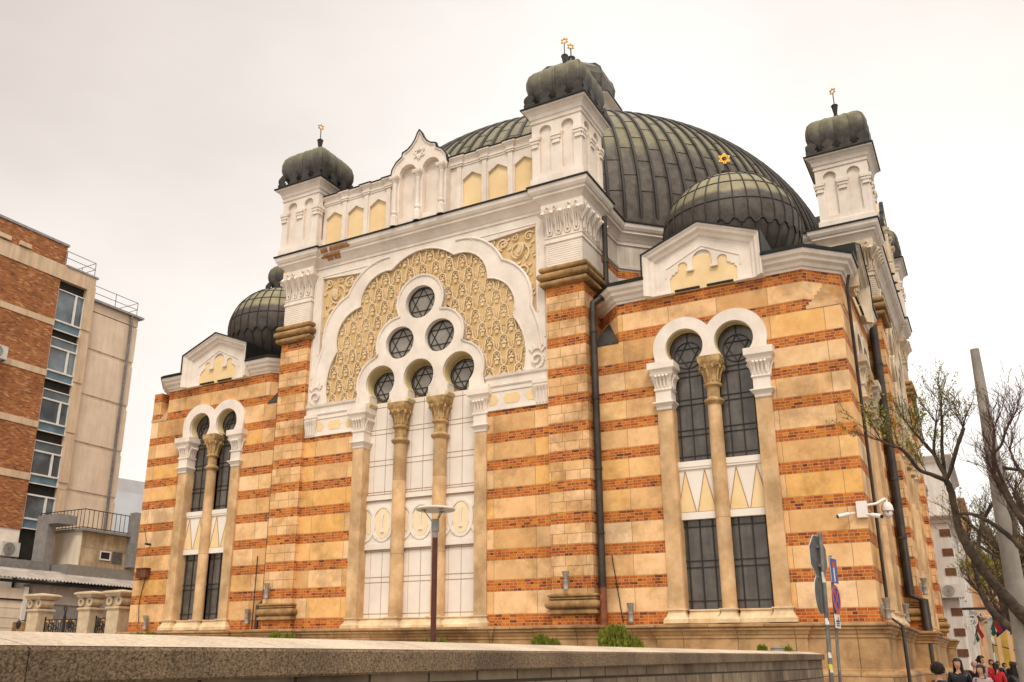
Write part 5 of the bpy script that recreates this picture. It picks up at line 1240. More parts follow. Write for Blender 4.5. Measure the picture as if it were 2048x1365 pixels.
# gate pillars and gate
M['pillar'] = mat('pale_carved_stone', (.70, .55, .38), (.52, .39, .25), 2.2, stain=.3, bump=.2)
def gate_pillar(loc, w_, label):
    t = empty('gate_pillar', loc, label=label, cat='gate pillar', group='carved gate pillars left of the synagogue')
    h = w_ / 2
    mb = MB(); mb.box(-h, h, -h, h, 0, 3.85); mb.sweep(rect(-h, h, -h, h, 0), [(.12, 0), (.12, .5), (.04, .6), (0, .62)], closed=True)
    mb.sweep(rect(-h, h, -h, h, 3.74), [(0, 0), (.07, .03), (.07, .1), (0, .13)], closed=True); mb.build('shaft', 'pillar', t)
    mb = MB(); mb.prism([(-h * .75, 3.85), (h * .75, 3.85), (h * .62, 4.1), (h * .7, 4.34), (-h * .7, 4.34), (-h * .62, 4.1)], -h * .75, h * .75)
    for s_ in (-1, 1):
        f = lambda x, d, z: (s_ * (h * .80) + x, -h * .78 - d, 4.12 + z)
        ring(mb, (0, 0), .15, .11, f, depth=.10, n=16); mb.prism(regular(12, .07), -h * .85 , h * .85, f=lambda x, y, z: (s_ * h * .80 + x, y, 4.12 + z))
        mb.prism(regular(14, .19), -h * .76, h * .76, f=lambda x, y, z: (s_ * h * .80 + x, y, 4.12 + z))
    mb.build('volute_capital', 'pillar', t, smooth=40)
    mb = MB(); mb.sweep(rect(-h, h, -h, h, 4.30), [(.06, 0), (.10, .04), (.16, .14), (.22, .16), (.22, .22), (.1, .27), (-h, .34)], closed=True); mb.build('cap_stone', 'pillar', t)
    mb = MB(); mb.tube([(-h - .02, -h - .05, 3.35), (-h - .1, -h - .25, 3.3), (-h - .12, -h - .3, 3.05)], .03, 5); mb.lathe((-h - .12, -h - .3, 3.1), [(.0, -.2), (.09, -.1), (.12, .12), (.05, .2), (.0, .32)], 6); mb.build('wall_lantern', 'bar', t)
    return t
GX = [at(u, 1240, y=1.0).x for u in (79, 180, 238)]
gate_pillar((GX[0], 1.0, 0), .82, 'carved stone gate pillar farthest left, beside the white garage door')
gate_pillar((GX[1], 1.0, 0), .76, 'middle carved stone gate pillar between the wide and the narrow gate')
gate_pillar((GX[2], 1.0, 0), .80, 'carved stone gate pillar touching the corner of the striped building')
tag((lambda m_: (m_.box(GX[0] - 1.6, GX[0] - .45, .7, 1.4, 0, 3.28), m_.build('stone_block', 'mould'))[1])(MB()), label='plain weathered stone block left of the leftmost gate pillar', cat='stone block')
def gate(x0, x1, label, leafs):
    t = empty('iron_gate', ((x0 + x1) / 2, 1.0, 0), label=label, cat='gate'); W_ = (x1 - x0) / 2
    O2 = ((x0 + x1) / 2, 0, 0)
    for a, b in leafs:
        mb = MB()
        for z in (.3, 2.2, 2.65, 3.36): mb.box(a, b, -.02, .02, z - .025, z + .025)
        for x in (a, b - .05): mb.box(x, x + .05, -.025, .025, .1, 3.5)
        n = int((b - a) / .16)
        for i in range(1, n): x = a + (b - a) * i / n; mb.tube([(x, 0, .3), (x, 0, 3.36)], .016, 4)
        c = (a + b) / 2
        spiral(mb, (c - .18, 3.0), .26, 1.4, 1, lambda x, d, z: (x, -.03 - d, z), w_=.05, dep=.03); spiral(mb, (c + .2, 2.95), .26, 1.4, -1, lambda x, d, z: (x, -.03 - d, z), w_=.05, dep=.03)
        mb.build('gate_leaf', 'bar', t)
        mb = MB()
        for i in range(3):
            x = a + (b - a) * (i + .5) / 3; mb.lathe((x, -.05, 3.28), [(0, -.07), (.07, 0), (0, .07)], 6)
        mb.build('gilded_rosette', 'gold', t)
    mb = MB(); 
    if len(leafs) > 1: mb.tube([(0, 0, 0), (0, 0, 3.75)], .05, 6); ring(mb, (0, 3.87), .10, .04, fy(0), depth=.04, n=12); mb.build('gate_post', 'bar', t)
gate(GX[0] + .42, GX[1] - .40, 'wide black wrought-iron double gate between the left and middle pillars', [(-(GX[1] - GX[0] - .84) / 2, -.04), (.04, (GX[1] - GX[0] - .84) / 2)])
gate(GX[1] + .40, GX[2] - .42, 'narrow black wrought-iron gate between the middle and right pillars', [(-(GX[2] - GX[1] - .84) / 2, (GX[2] - GX[1] - .84) / 2)])
# ------------------------------------------------------------------ shrubs
def leafmat(name, c1, c2, sc_=3): return mat(name, c1, c2, sc_, rough=.7, bump=0)
M['conifer'] = leafmat('golden_conifer_foliage', (.27, .27, .03), (.085, .11, .015), 7)
M['twig'] = mat('shrub_stem', (.10, .06, .035), (.07, .04, .025), 6)
def conifer(loc, h, w_, label, seed, lobes):
    rnd = random.Random(seed)
    t = empty('conifer_shrub', loc, label=label, cat='shrub', group='small golden conifers along the foot of the facade')
    mb = MB(); mb.tube([(0, 0, 0), (0, 0, h * .7)], [.05, .02], 5); mb.build('stem', 'twig', t)
    vs = []; fs = []
    for lx, ly, lh, lw in lobes:
        for i in range(int(2600 * lw / .4)):
            a = rnd.random() * 6.283
            if rnd.random() < .7:
                e = math.asin(rnd.uniform(-.2, 1)); k0 = rnd.uniform(.72, 1.03) * (1 + .10 * math.sin(3 * a + 5 * e)); rr = lw * math.cos(e) * k0; z = lh - lw * 1.25 + lw * 1.25 * math.sin(e) * k0
            else: rr = lw * rnd.uniform(.7, 1.02); z = rnd.uniform(.05, lh - lw)
            p = Vector((lx + rr * math.cos(a), ly + rr * math.sin(a), z))
            d = Vector((math.cos(a) * .35, math.sin(a) * .35, 1)).normalized(); l = rnd.uniform(.07, .16); s_ = d.orthogonal().normalized(); s_ = Matrix.Rotation(rnd.random() * 6.28, 3, d) @ s_ * rnd.uniform(.02, .04)
            k_ = len(vs); vs += [p - s_, p + s_, p + d * l]; fs.append((k_, k_ + 1, k_ + 2))
    mb = MB(); mb.add(vs, fs); me = bpy.data.meshes.new('foliage'); me.from_pydata(mb.v, [], mb.f); me.materials.append(M['conifer'])
    o = bpy.data.objects.new('foliage', me); COL.objects.link(o); o.parent = t
conifer((8.02, -1.6, 0), 2.6, .5, 'largest golden-green conifer beside the rusty drainpipe', 1, [(-.05, 0, 2.62, .52), (.45, .1, 2.28, .26)])
conifer((5.62, -1.6, 0), 2.3, .3, 'small conifer showing above the wall below the right pilaster base', 2, [(-.05, 0, 2.34, .30), (.3, .1, 2.22, .2)])
conifer((-4.9, -1.6, 0), 2.5, .3, 'small conifer pair of tips below the left pilaster base', 3, [(-.25, 0, 2.50, .3), (.32, .1, 2.46, .28)])
conifer((1.65, -1.6, 0), 2.3, .3, 'small conifer tips just left of the street lamp post', 4, [(-.2, 0, 2.25, .22), (.28, .1, 2.24, .16)])
conifer((12.3, -1.6, 0), 1.6, .2, 'tiny conifer tips near the right end of the low wall', 5, [(-.15, 0, 2.02, .10), (.45, .1, 1.98, .2)])
conifer((-12.2, -1.2, 0), 2.6, .3, 'low clump of green at the foot of the left windows', 6, [(0, 0, 2.60, .34), (-.6, 0, 2.56, .2)])
mb = MB(); mb.lathe((12.62, -1.9, 0), [(0, 0), (.18, 0), (.18, 2.0), (.2, 2.02), (0, 2.08)], 14); tag(mb.build('vent_pipe', 'lampgrey'), label='short pale metal vent pipe between tiny conifers near the end of the low wall', cat='vent')

# ------------------------------------------------------------------ trees
M['bark'] = mat('dark_rough_bark', (.115, .078, .05), (.040, .028, .020), 7, bump=.8, bscale=30, stain=.2)
M['twigs'] = mat('thin_brown_twigs', (.10, .045, .042), (.055, .027, .028), 7, bump=0)
M['bud'] = leafmat('yellow_green_young_leaves', (.30, .27, .03), (.14, .15, .02), 12)
def shoots(mb, lf, p, d, rnd, n, l, r, leafy, spread=.7, depth=0):
    for i in range(n):
        dd = (d + Vector((rnd.uniform(-1, 1), rnd.uniform(-1, 1), rnd.uniform(-.5, 1))) * spread).normalized()
        L_ = l * rnd.uniform(.5, 1.1); q = p.copy(); pts = [q.copy()]; rr = [r]
        for k in range(4):
            dd = (dd + Vector((rnd.uniform(-1, 1), rnd.uniform(-1, 1), rnd.uniform(-.4, 1.1))) * .22).normalized(); q = q + dd * L_ / 4; pts.append(q.copy()); rr.append(r * (1 - .2 * (k + 1)))
        mb.tube(pts, rr, 4, cap=False)
        if depth > 0: 
            for k in (1, 2, 3, 4): shoots(mb, lf, pts[k], dd, rnd, 1 if k != 3 else 2, l * .40, r * .6, leafy, .8, depth - 1)
        for k in range(leafy if depth == 0 else 0):
            c = pts[rnd.randint(1, 4)] + Vector((rnd.uniform(-1, 1), rnd.uniform(-1, 1), rnd.uniform(-1, 1))) * .03
            a, b = Vector((rnd.uniform(-1, 1), rnd.uniform(-1, 1), rnd.uniform(-1, 1))).normalized() * rnd.uniform(.022, .05), Vector((rnd.uniform(-1, 1), rnd.uniform(-1, 1), rnd.uniform(-1, 1))).normalized() * rnd.uniform(.022, .05)
            lf[1].append((len(lf[0]), len(lf[0]) + 1, len(lf[0]) + 2)); lf[0].extend([c, c + a, c + b])
def finish_tree(t, off, trunk, tw, lf):
    trunk.build('trunk', 'bark', t, off=off, smooth=60)
    tw.build('crown', 'twigs', t, off=off)
    if lf[1]:
        me = bpy.data.meshes.new('leaves'); me.from_pydata([Vector(v) - Vector(off) for v in lf[0]], [], lf[1]); me.materials.append(M['bud'])
        o = bpy.data.objects.new('leaves', me); COL.objects.link(o); o.parent = t
rnd = random.Random(11)
TO = (19.3, -9.4, .12)
t1 = empty('bare_tree', TO, label='near bare tree whose thick dark limbs sweep in from the right edge over the street', cat='tree', group='pollarded trees along the pavement')
tk = MB(); tw = MB(); lf = ([], [])
def limb(pts, r, mb=tk, n=9):
    P = [at(u, v, d=dd) for u, v, dd in pts]
    # smooth
    Q = []
    for i in range(len(P) - 1):
        p0, p1, p2, p3 = P[max(i - 1, 0)], P[i], P[i + 1], P[min(i + 2, len(P) - 1)]
        for k in range(4):
            t_ = k / 4; Q.append(.5 * ((2 * p1) + (p2 - p0) * t_ + (2 * p0 - 5 * p1 + 4 * p2 - p3) * t_ * t_ + (3 * p1 - p0 - 3 * p2 + p3) * t_ ** 3))
    Q.append(P[-1]); m = len(Q) - 1
    rr = []
    for i in range(m + 1):
        x = i / m * (len(r) - 1); k = min(int(x), len(r) - 2); rr.append((r[k] + (r[k + 1] - r[k]) * (x - k)) * .74 * rnd.uniform(.9, 1.12))
    Q = [q + Vector((rnd.uniform(-1, 1), rnd.uniform(-1, 1), rnd.uniform(-1, 1))) * rr[i] * .12 for i, q in enumerate(Q)]
    mb.tube(Q, rr, n); return Q
base = Vector((19.25, -9.4, 0)); 
lowpt = at(2090, 1270, d=15)
tk.tube([(19.3, -9.4, 0), (19.28, -9.4, .5), (19.2, -9.42, 1.4), (19.0, -9.4, 2.2), tuple(lowpt)], [.32, .26, .23, .22, .2], 12)
A1 = limb([(2090, 1270, 15), (2048, 1232, 15), (2012, 1196, 15.1), (1975, 1150, 15.3), (1945, 1110, 15.4), (1922, 1068, 15.5), (1910, 1025, 15.6), (1903, 985, 15.6), (1893, 963, 15.6)], [.17, .145, .12, .11, .095, .085, .08, .07])
A2 = limb([(1975, 1150, 15.3), (1958, 1125, 15.6), (1957, 1085, 15.9), (1965, 1045, 16.1), (1985, 1008, 16.3), (1998, 985, 16.4)], [.07, .055, .05, .045, .04, .03])
A3 = limb([(1893, 963, 15.6), (1868, 951, 15.3), (1840, 941, 15.0), (1818, 915, 14.7), (1800, 897, 14.5), (1785, 893, 14.3), (1762, 882, 14.1)], [.055, .045, .042, .038, .03, .02])
A4 = limb([(1893, 963, 15.6), (1884, 940, 15.7), (1872, 915, 15.8), (1853, 892, 15.8), (1838, 875, 15.8), (1826, 862, 15.8)], [.05, .04, .035, .02])
A5 = limb([(1884, 942, 15.7), (1868, 905, 15.9), (1870, 870, 16), (1872, 846, 16)], [.04, .035, .03, .022])
A6 = limb([(1890, 950, 15.7), (1884, 900, 15.8), (1884, 850, 15.9), (1882, 815, 16)], [.045, .04, .032, .02])
A7 = limb([(1893, 960, 15.6), (1903, 935, 15.5), (1912, 900, 15.4), (1924, 866, 15.4), (1927, 856, 15.4)], [.05, .045, .045, .045])
B1 = limb([(2100, 1130, 14.4), (2048, 1100, 14.6), (2030, 1082, 14.7), (2005, 1062, 14.8), (1985, 1048, 14.9), (1960, 1034, 15.1), (1938, 1028, 15.3), (1921, 1028, 15.5)], [.10, .075, .06, .05, .045, .04, .035])
B2 = limb([(2030, 1082, 14.7), (2029, 1050, 14.8), (2020, 1020, 14.9), (2012, 995, 15), (1992, 962, 15), (1985, 950, 15)], [.05, .045, .04, .04, .04])
B3 = limb([(2060, 1070, 14.4), (2040, 1035, 14.4), (2022, 1008, 14.5), (2005, 975, 14.6), (1990, 950, 14.6)], [.075, .06, .055, .05, .03])
B4 = limb([(1990, 905, 14.9), (2003, 890, 14.9), (2012, 860, 14.9), (2024, 838, 14.9)], [.03, .03, .028, .025])
B5 = limb([(2040, 1035, 14.4), (1992, 930, 14.7), (1988, 880, 14.8), (1988, 858, 14.8)], [.04, .035, .028, .02])
C1 = limb([(2110, 1330, 15), (2060, 1280, 15.4), (2020, 1255, 15.8), (1985, 1225, 16.2), (1965, 1190, 16.5), (1955, 1160, 16.7), (1945, 1120, 16.9), (1937, 1085, 17)], [.13, .11, .09, .075, .06, .05, .03])
D1 = limb([(2080, 960, 13.8), (2048, 950, 14), (2030, 925, 14.1), (2020, 900, 14.2)], [.05, .04, .03, .02])
for Q, n, l, lv in ((A3, 3, .7, 22), (A4, 3, .7, 14), (A5, 5, .75, 6), (A6, 5, .8, 6), (A7, 6, .7, 5), (A2, 5, .8, 5), (B2, 5, .8, 4), (B3, 4, .8, 4), (B4, 6, .8, 4), (B5, 4, .7, 3), (C1, 4, .9, 9), (D1, 6, 1.0, 4)):
    e = Q[-1]; d = (Q[-1] - Q[-4]).normalized(); shoots(tw, lf, e, d * .6 + Vector((0, 0, .5)), rnd, n + 3, l * .95, .009, 2 if lv > 10 else (1 if lv > 4 and rnd.random() < .5 else 0), .85, 2)
    for k in range(6, len(Q) - 1, 3): shoots(tw, lf, Q[k], Vector((0, 0, 1)) + (Q[k] - Q[k - 2]).normalized() * .5, rnd, 2, l * .75, .008, 2 if lv > 10 else (1 if lv > 4 and rnd.random() < .5 else 0), .9, 2)
finish_tree(t1, TO, tk, tw, lf)
def pollard(loc, h, seed, label, leafy=3, nl=6, lean=(0, 0), sh=6, fork=None):
    rnd = random.Random(seed); t = empty('pollarded_tree', loc, label=label, cat='tree', group='pollarded trees along the pavement')
    tk = MB(); tw = MB(); lf = ([], []); z0 = (fork or .36) * h; top = Vector((lean[0] * .4, lean[1] * .4, z0))
    tk.tube([(0, 0, 0), (0, 0, .4), tuple(top * .5 + Vector((.05, 0, 0))), tuple(top)], [.30, .22, .19, .17], 10)
    for i in range(nl):
        a = 6.283 * i / nl + rnd.uniform(-.3, .3); o = rnd.uniform(.9, 1.7) * h / 7; P = [top.copy()]; rr = [.12]; d = Vector((math.cos(a), math.sin(a), .75)).normalized(); q = top.copy()
        for k in range(5):
            d = (d + Vector((rnd.uniform(-.35, .35), rnd.uniform(-.35, .35), .42))).normalized(); q = q + d * (h - z0) / 6.4 * rnd.uniform(.8, 1.15); P.append(q.copy()); rr.append(.12 * (1 - .13 * (k + 1)))
        rr[-1] = rr[-2] * 1.1; tk.tube(P, rr, 8)
        shoots(tw, lf, P[-1], Vector((0, 0, 1)), rnd, sh + 3, h * .15, .012, leafy, .8, 1)
        for k in (2, 3, 4):
            dd = Vector((rnd.uniform(-1, 1), rnd.uniform(-1, 1), .8)).normalized(); e = P[k] + dd * rnd.uniform(.5, 1.0); tk.tube([P[k], P[k].lerp(e, .5) + Vector((0, 0, -.05)), e], [.05, .04, .04], 6)
            shoots(tw, lf, e, dd, rnd, sh, h * .13, .011, leafy, .8, 1)
    L0 = Vector(loc)
    me = tk.build('trunk', 'bark', t, smooth=60); tw.build('crown', 'twigs', t)
    me = bpy.data.meshes.new('leaves'); me.from_pydata(lf[0], [], lf[1]); me.materials.append(M['bud']); o = bpy.data.objects.new('leaves', me); COL.objects.link(o); o.parent = t
pollard((18.95, -3.2, .12), 6.3, 21, 'bare pollarded tree directly behind the tall grey mast', 3)
pollard((18.9, 4.5, .12), 6.6, 22, 'third pollarded tree with yellow-green buds beyond the mast', 8)
pollard((18.6, 14, .12), 7.0, 23, 'fourth pollarded tree with yellow-green young leaves, before the oriel', 22, sh=7)
pollard((18.7, 24, .12), 7.4, 24, 'fifth tree along the pavement, hazy yellow-green crown', 34, sh=7)
pollard((18.9, 38, .12), 8.0, 25, 'farthest pollarded tree, its crown in front of the yellow house', 40, sh=7)
pollard((22.5, 2.5, .12), 7.6, 26, 'bare tree at the far right edge beyond the pavement', 4)

# ------------------------------------------------------------------ houses down the street
M['hwhite'] = mat('off_white_render', (.70, .63, .57), (.62, .55, .49), .6, stain=.12, streak=.15)
M['hquoin'] = mat('brown_quoin_brick', (.17, .07, .035), (.12, .05, .028), 6)
M['htan'] = mat('peach_render', (.64, .40, .23), (.56, .34, .19), .6, stain=.12)
M['hyel'] = mat('yellow_render', (.52, .34, .07), (.44, .28, .05), .6, stain=.12)
M['hgrey'] = mat('grey_beige_render', (.45, .38, .28), (.38, .31, .22), .6, stain=.15)
M['wdark'] = mat('dark_window_pane', (.05, .045, .04), (.03, .028, .025), 1, rough=.15, bump=0)
def house(name, label, x1, y0, y1, h, m, floors, nwin, quoin=False, cornice=True, z0=0, wm='hwhite', w_=.55):
    o_ = ((x1 - 4), (y0 + y1) / 2, 0); t = empty(name, o_, label=label, cat='building')
    mb = MB(); mb.box(x1 - 9, x1, y0, y1, 0, h); mb.build('wall', m, t, off=o_)
    if cornice: mb = MB(); mb.sweep(rect(x1 - 9, x1, y0, y1, h - .5), [(0, 0), (.1, .05), (.15, .2), (.35, .32), (.45, .42), (.45, .5), (-1, .6)], closed=True); mb.build('cornice', wm, t, off=o_)
    fh = (h - z0 - .6) / floors
    for f_ in range(floors):
        for i in range(nwin):
            y = y0 + (y1 - y0) * (i + .5) / nwin; zb = z0 + f_ * fh + fh * .22
            mb = MB(); mb.box(x1 - .02, x1 + .03, y - w_, y + w_, zb, zb + fh * .58); wn = mb.build('window', 'wdark', t, off=o_)
            mb = MB()
            for a, b, c, d in ((y - w_ - .14, y - w_, zb - .1, zb + fh * .58 + .1), (y + w_, y + w_ + .14, zb - .1, zb + fh * .58 + .1), (y - w_, y + w_, zb + fh * .58, zb + fh * .58 + .16), (y - w_ - .2, y + w_ + .2, zb - .16, zb)): mb.box(x1, x1 + .12, a, b, c, d)
            mb.box(x1 + .03, x1 + .06, y - .03, y + .03, zb, zb + fh * .58); mb.build('frame', wm, wn, off=o_)
    if quoin:
        z = .9; k = 0
        while z < h - 1.0:
            for yy in (y0,):
                mb = MB(); mb.box(x1 - .5, x1 + .05, yy - .05, yy + .75, z, z + .42); mb.build('quoin', 'hquoin', t, off=o_)
            z += 1.15
    return t, o_
qt, qo = house('corner_house', 'white house with brown brick quoins just beyond the synagogue', 15.85, 33.5, 45, 10.2, 'hwhite', 2, 3, quoin=True)
ac((15.5, 33.40, 5.35), 0, 'air conditioner on the white house with brown quoins beyond the synagogue', 1.2)
house('tall_house', 'tall white house with a bare gable wall rising behind the quoined house', 15.9, 45.2, 58, 16.2, 'hwhite', 4, 3)
t_, o_ = house('oriel_house', 'peach house with a projecting oriel box over the pavement', 16.1, 58.2, 78, 15.0, 'htan', 4, 5, wm='htan')
mb = MB(); mb.box(16.1, 18.3, 60, 70, 5.2, 9.6); mb.sweep(rect(16.1, 18.3, 60, 70, 5.2), [(0, 0), (.1, .1), (.1, .25), (0, .3)], closed=True); mb.sweep(rect(16.1, 18.3, 60, 70, 9.2), [(0, 0), (.2, .2), (.25, .4), (-.3, .45)], closed=True)
mb.box(16.5, 17.9, 59.93, 60, 6.3, 8.6); orl = mb.build('oriel', 'htan', t_, off=o_)
mb = MB()
for x in (16.2, 17.2, 18.0):
    mb.box(x, x + .3, 60.3, 60.6, 0, 5.2)
mb.build('arcade_post', 'htan', t_, off=o_)
house('yellow_house', 'bright yellow house half hidden by foliage far down the street', 19.6, 96, 118, 14, 'hyel', 4, 5, wm='hwhite')
house('grey_house', 'grey beige house between the oriel house and the yellow house', 16.6, 78.2, 95.5, 13.5, 'hgrey', 4, 5)
house('end_house', 'pale distant house closing the view at the end of the pavement', 21.5, 120, 150, 15, 'hwhite', 4, 6)
# projecting sign bracket with clock-like ornament on the quoined house, and cafe flags
bo = empty('hanging_bracket', (15.75, 34.6, 4.7), label='dark projecting bracket with a round scroll on the quoined house', cat='bracket')
mb = MB(); mb.box(0, 1.7, -.08, .08, 0, .14); mb.build('beam', 'bar', bo)
mb = MB(); ring(mb, (.55, -.6), .3, .07, fy(0), depth=.06); spiral(mb, (1.1, -.3), .2, 1.3, 1, fy(0), w_=.05); mb.build('scroll', 'acw', bo)
M['fgreen'] = mat('flag_green', (.015, .07, .035), (.01, .05, .03), 5, bump=0); M['fblue'] = mat('flag_dark_blue', (.015, .02, .10), (.01, .015, .08), 5, bump=0); M['fwhite'] = mat('flag_white', (.42, .40, .38), (.34, .32, .3), 5, bump=0); M['fred'] = mat('flag_red', (.26, .015, .02), (.2, .012, .018), 5, bump=0)
def flag(loc, dx, label, cols):
    t = empty('flag', loc, label=label, cat='flag', group='flags hanging over the pavement')
    mb = MB(); mb.tube([(-.1, 0, .0), (dx, -.1, 1.1)], .03, 5); mb.build('flagpole', 'acw', t)
    n = len(cols)
    for i, c in enumerate(cols):
        vs = []; fs = []
        for a in range(7):
            for b in range(2):
                u = (i + b) / n; s_ = a / 6; vs.append((dx * (.35 + .6 * u) + .12 * math.sin(s_ * 5 + i), -.05 + .16 * math.sin(s_ * 6 + u * 2), .42 + .6 * u - 1.35 * s_))
        for a in range(6): fs.append((2 * a, 2 * a + 1, 2 * a + 3, 2 * a + 2))
        m_ = MB(); m_.add(vs, fs); m_.add([(x, y + .02, z) for x, y, z in vs], fs); m_.build('stripe' if n > 1 else 'cloth', c, t, smooth=True)
flag((16.0, 36.5, 3.6), .75, 'small flag with a green stripe on the quoined house', ['fwhite', 'fgreen', 'fred'])
flag((16.3, 50, 4.3), 1.5, 'white green and red flag over the pavement before the oriel house', ['fwhite', 'fgreen', 'fred'])
flag((17.0, 50.5, 4.4), 1.2, 'dark blue flag hanging just right of the tricolour', ['fblue'])
flag((17.9, 51, 4.6), 1.2, 'second dark blue flag, farthest out over the pavement', ['fblue'])
M['awn'] = mat('dark_red_awning', (.12, .02, .03), (.09, .015, .02), 4)
mb = MB(); mb.add([(16.6, 80, 3.6), (19.2, 80, 2.9), (19.2, 88, 2.9), (16.6, 88, 3.6), (19.2, 80, 2.6), (19.2, 88, 2.6)], [(0, 1, 2, 3), (1, 4, 5, 2), (0, 1, 4)]); tag(mb.build('shop_awning', 'awn'), label='dark red shop awning on the grey house down the street', cat='awning')
mb = MB(); mb.sweep([(15.78, 46.5, 4.9), (15.78, 50, 4.9)], [(0, 0), (.0, .5), (.8, .1), (.9, 0)]); tag(mb.build('door_canopy', 'ogut'), label='small sloping grey canopy on the tall white house', cat='canopy')

# ------------------------------------------------------------------ people
def flatmat(name, c, rough=.7): return mat(name, c, tuple(x * .8 for x in c), 9, rough=rough, bump=0)
SK = flatmat('skin', (.56, .30, .19)); PM = {}
def cm_(c, n='cloth', rough=.75):
    if c not in PM: PM[c] = flatmat(n + '_fabric', c, rough)
    return PM[c]
def skinmesh(name, joints, edges, mtl, parent, sub=1):
    """joints: name -> (pos, radius); one continuous skinned surface"""
    keys = list(joints); me = bpy.data.meshes.new(name)
    me.from_pydata([joints[k][0] for k in keys], [(keys.index(a), keys.index(b)) for a, b in edges], [])
    me.materials.append(mtl); o = bpy.data.objects.new(name, me); COL.objects.link(o); o.parent = parent
    sk = o.modifiers.new('skin', 'SKIN'); sk.use_smooth_shade = True
    if not me.skin_vertices: 
        me.attributes.new('skin', 'FLOAT', 'POINT') if False else None
    sv = me.skin_vertices[0].data
    for i, k in enumerate(keys):
        r = joints[k][1]; sv[i].radius = r if isinstance(r, tuple) else (r, r); sv[i].use_root = (i == 0)
    sb = o.modifiers.new('sub', 'SUBSURF'); sb.levels = sub; sb.render_levels = sub
    return o
def person(loc, rz, h, label, top, legs, hair, hairlen='long', step=.16, arms='down', lean=0.0, bag=None, skirt=False, hands=True):
    s = h / 1.72; t = empty('person', loc, rz, label=label, cat='person'); t.scale = (s, s, s)
    ly = -lean
    J = {'pelvis': ((0, 0, .95), (.14, .11)), 'belly': ((0, ly * .3, 1.10), (.13, .095)), 'chest': ((0, ly * .7, 1.30), (.155, .11)), 'neck0': ((0, ly, 1.43), (.06, .06)), 'neck': ((0, ly - .01, 1.50), (.048, .05)), 'head0': ((0, ly - .02, 1.57), (.062, .075)), 'head': ((0, ly - .02, 1.64), (.07, .085))}
    E_ = [('pelvis', 'belly'), ('belly', 'chest'), ('chest', 'neck0'), ('neck0', 'neck'), ('neck', 'head0'), ('head0', 'head')]
    for sd, g in (('l', 1), ('r', -1)):
        st = step * g
        J['hip' + sd] = ((.09 * g, 0, .90), .095); J['knee' + sd] = ((.10 * g, -st * .5 - .02, .49), .058); J['ankle' + sd] = ((.10 * g, -st + .02, .09), .04); J['toe' + sd] = ((.11 * g, -st - .14, .035), .035)
        E_ += [('pelvis', 'hip' + sd), ('hip' + sd, 'knee' + sd), ('knee' + sd, 'ankle' + sd), ('ankle' + sd, 'toe' + sd)]
        J['sh' + sd] = ((.185 * g, ly * .9, 1.39), .055)
        if arms == 'down': el, wr, dr = (.235 * g, ly * .6 + st * .3 + .02, 1.11), (.225 * g, ly * .5 + st * .7 - .06, .86), Vector((0, -.25, -1))
        elif arms == 'front': el, wr, dr = (.24 * g, ly * .6 + .02, 1.12), (.08 * g, -.24 + ly * .5, 1.12), Vector((-.5 * g, -.6, .1))
        else: el, wr, dr = (.25 * g, ly - .12, 1.14), (.22 * g, ly - .40, 1.02), Vector((0, -1, -.2))
        J['el' + sd] = (el, .042); J['wr' + sd] = (wr, .028)
        E_ += [('chest', 'sh' + sd), ('sh' + sd, 'el' + sd), ('el' + sd, 'wr' + sd)]
        dr.normalize(); side = Vector((g, 0, 0)).cross(dr).normalized() if abs(dr.x) < .8 else Vector((0, 0, 1)); W = Vector(wr); J['palm' + sd] = (tuple(W + dr * .06), (.036, .018)); E_.append(('wr' + sd, 'palm' + sd))
        if hands:
            pn = side
            for fi, (o_, l_) in enumerate(((-.027, .065), (-.009, .078), (.009, .072), (.027, .055))):
                b = W + dr * .09 + pn * o_; m_ = b + dr * l_ * .55 - Vector((g * .008, 0, 0)); e = b + dr * l_ + Vector((-g * .02, -.01, 0))
                J['f%d%s' % (fi, sd)] = (tuple(m_), .0085); J['g%d%s' % (fi, sd)] = (tuple(e), .0075); E_ += [('palm' + sd, 'f%d%s' % (fi, sd)), ('f%d%s' % (fi, sd), 'g%d%s' % (fi, sd))]
            J['t' + sd] = (tuple(W + dr * .055 - pn * .045), .010); E_.append(('palm' + sd, 't' + sd))
    body = skinmesh('body', J, E_, SK, t, 1)
    # clothing follows the same joints, slightly larger
    def sub_(names, grow): return {n: (J[n][0], tuple(x + grow for x in (J[n][1] if isinstance(J[n][1], tuple) else (J[n][1],) * 2))) for n in names}
    tn = ['chest', 'belly', 'pelvis', 'neck0', 'shl', 'ell', 'wrl', 'shr', 'elr', 'wrr']
    tj = sub_(tn, .024); tj['neck0'] = ((0, ly * .95, 1.41), (.07, .07))
    te = [e for e in E_ if e[0] in tn and e[1] in tn]
    skinmesh('jacket', tj, te, top, t, 1)
    ln_ = ['pelvis', 'hipl', 'kneel', 'anklel', 'hipr', 'kneer', 'ankler']; le = [e for e in E_ if e[0] in ln_ and e[1] in ln_]
    skinmesh('trousers', sub_(ln_, .018), le, legs, t, 1)
    for sd in 'lr':
        a, b = J['ankle' + sd][0], J['toe' + sd][0]; mb = MB(); mb.tube([(a[0], a[1] + .05, .045), (a[0], a[1] - .02, .05), b, (b[0], b[1] - .05, .03)], [.045, .05, .046, .025], 8); mb.build('shoe', 'black', t, smooth=60)
    # face and hair
    hx, hy, hz = J['head'][0]
    mb = MB(); mb.lathe((hx, hy - .005, hz), [(0, -.135), (.035, -.128), (.055, -.10), (.068, -.05), (.076, .0), (.075, .04), (.062, .08), (.035, .105), (0, .112)], 16, mod=lambda a, z: 1 + .14 * (abs(math.sin(a)) if z > -.06 else abs(math.sin(a)) * .4))
    hd = mb.build('head', SK, t, smooth=True)
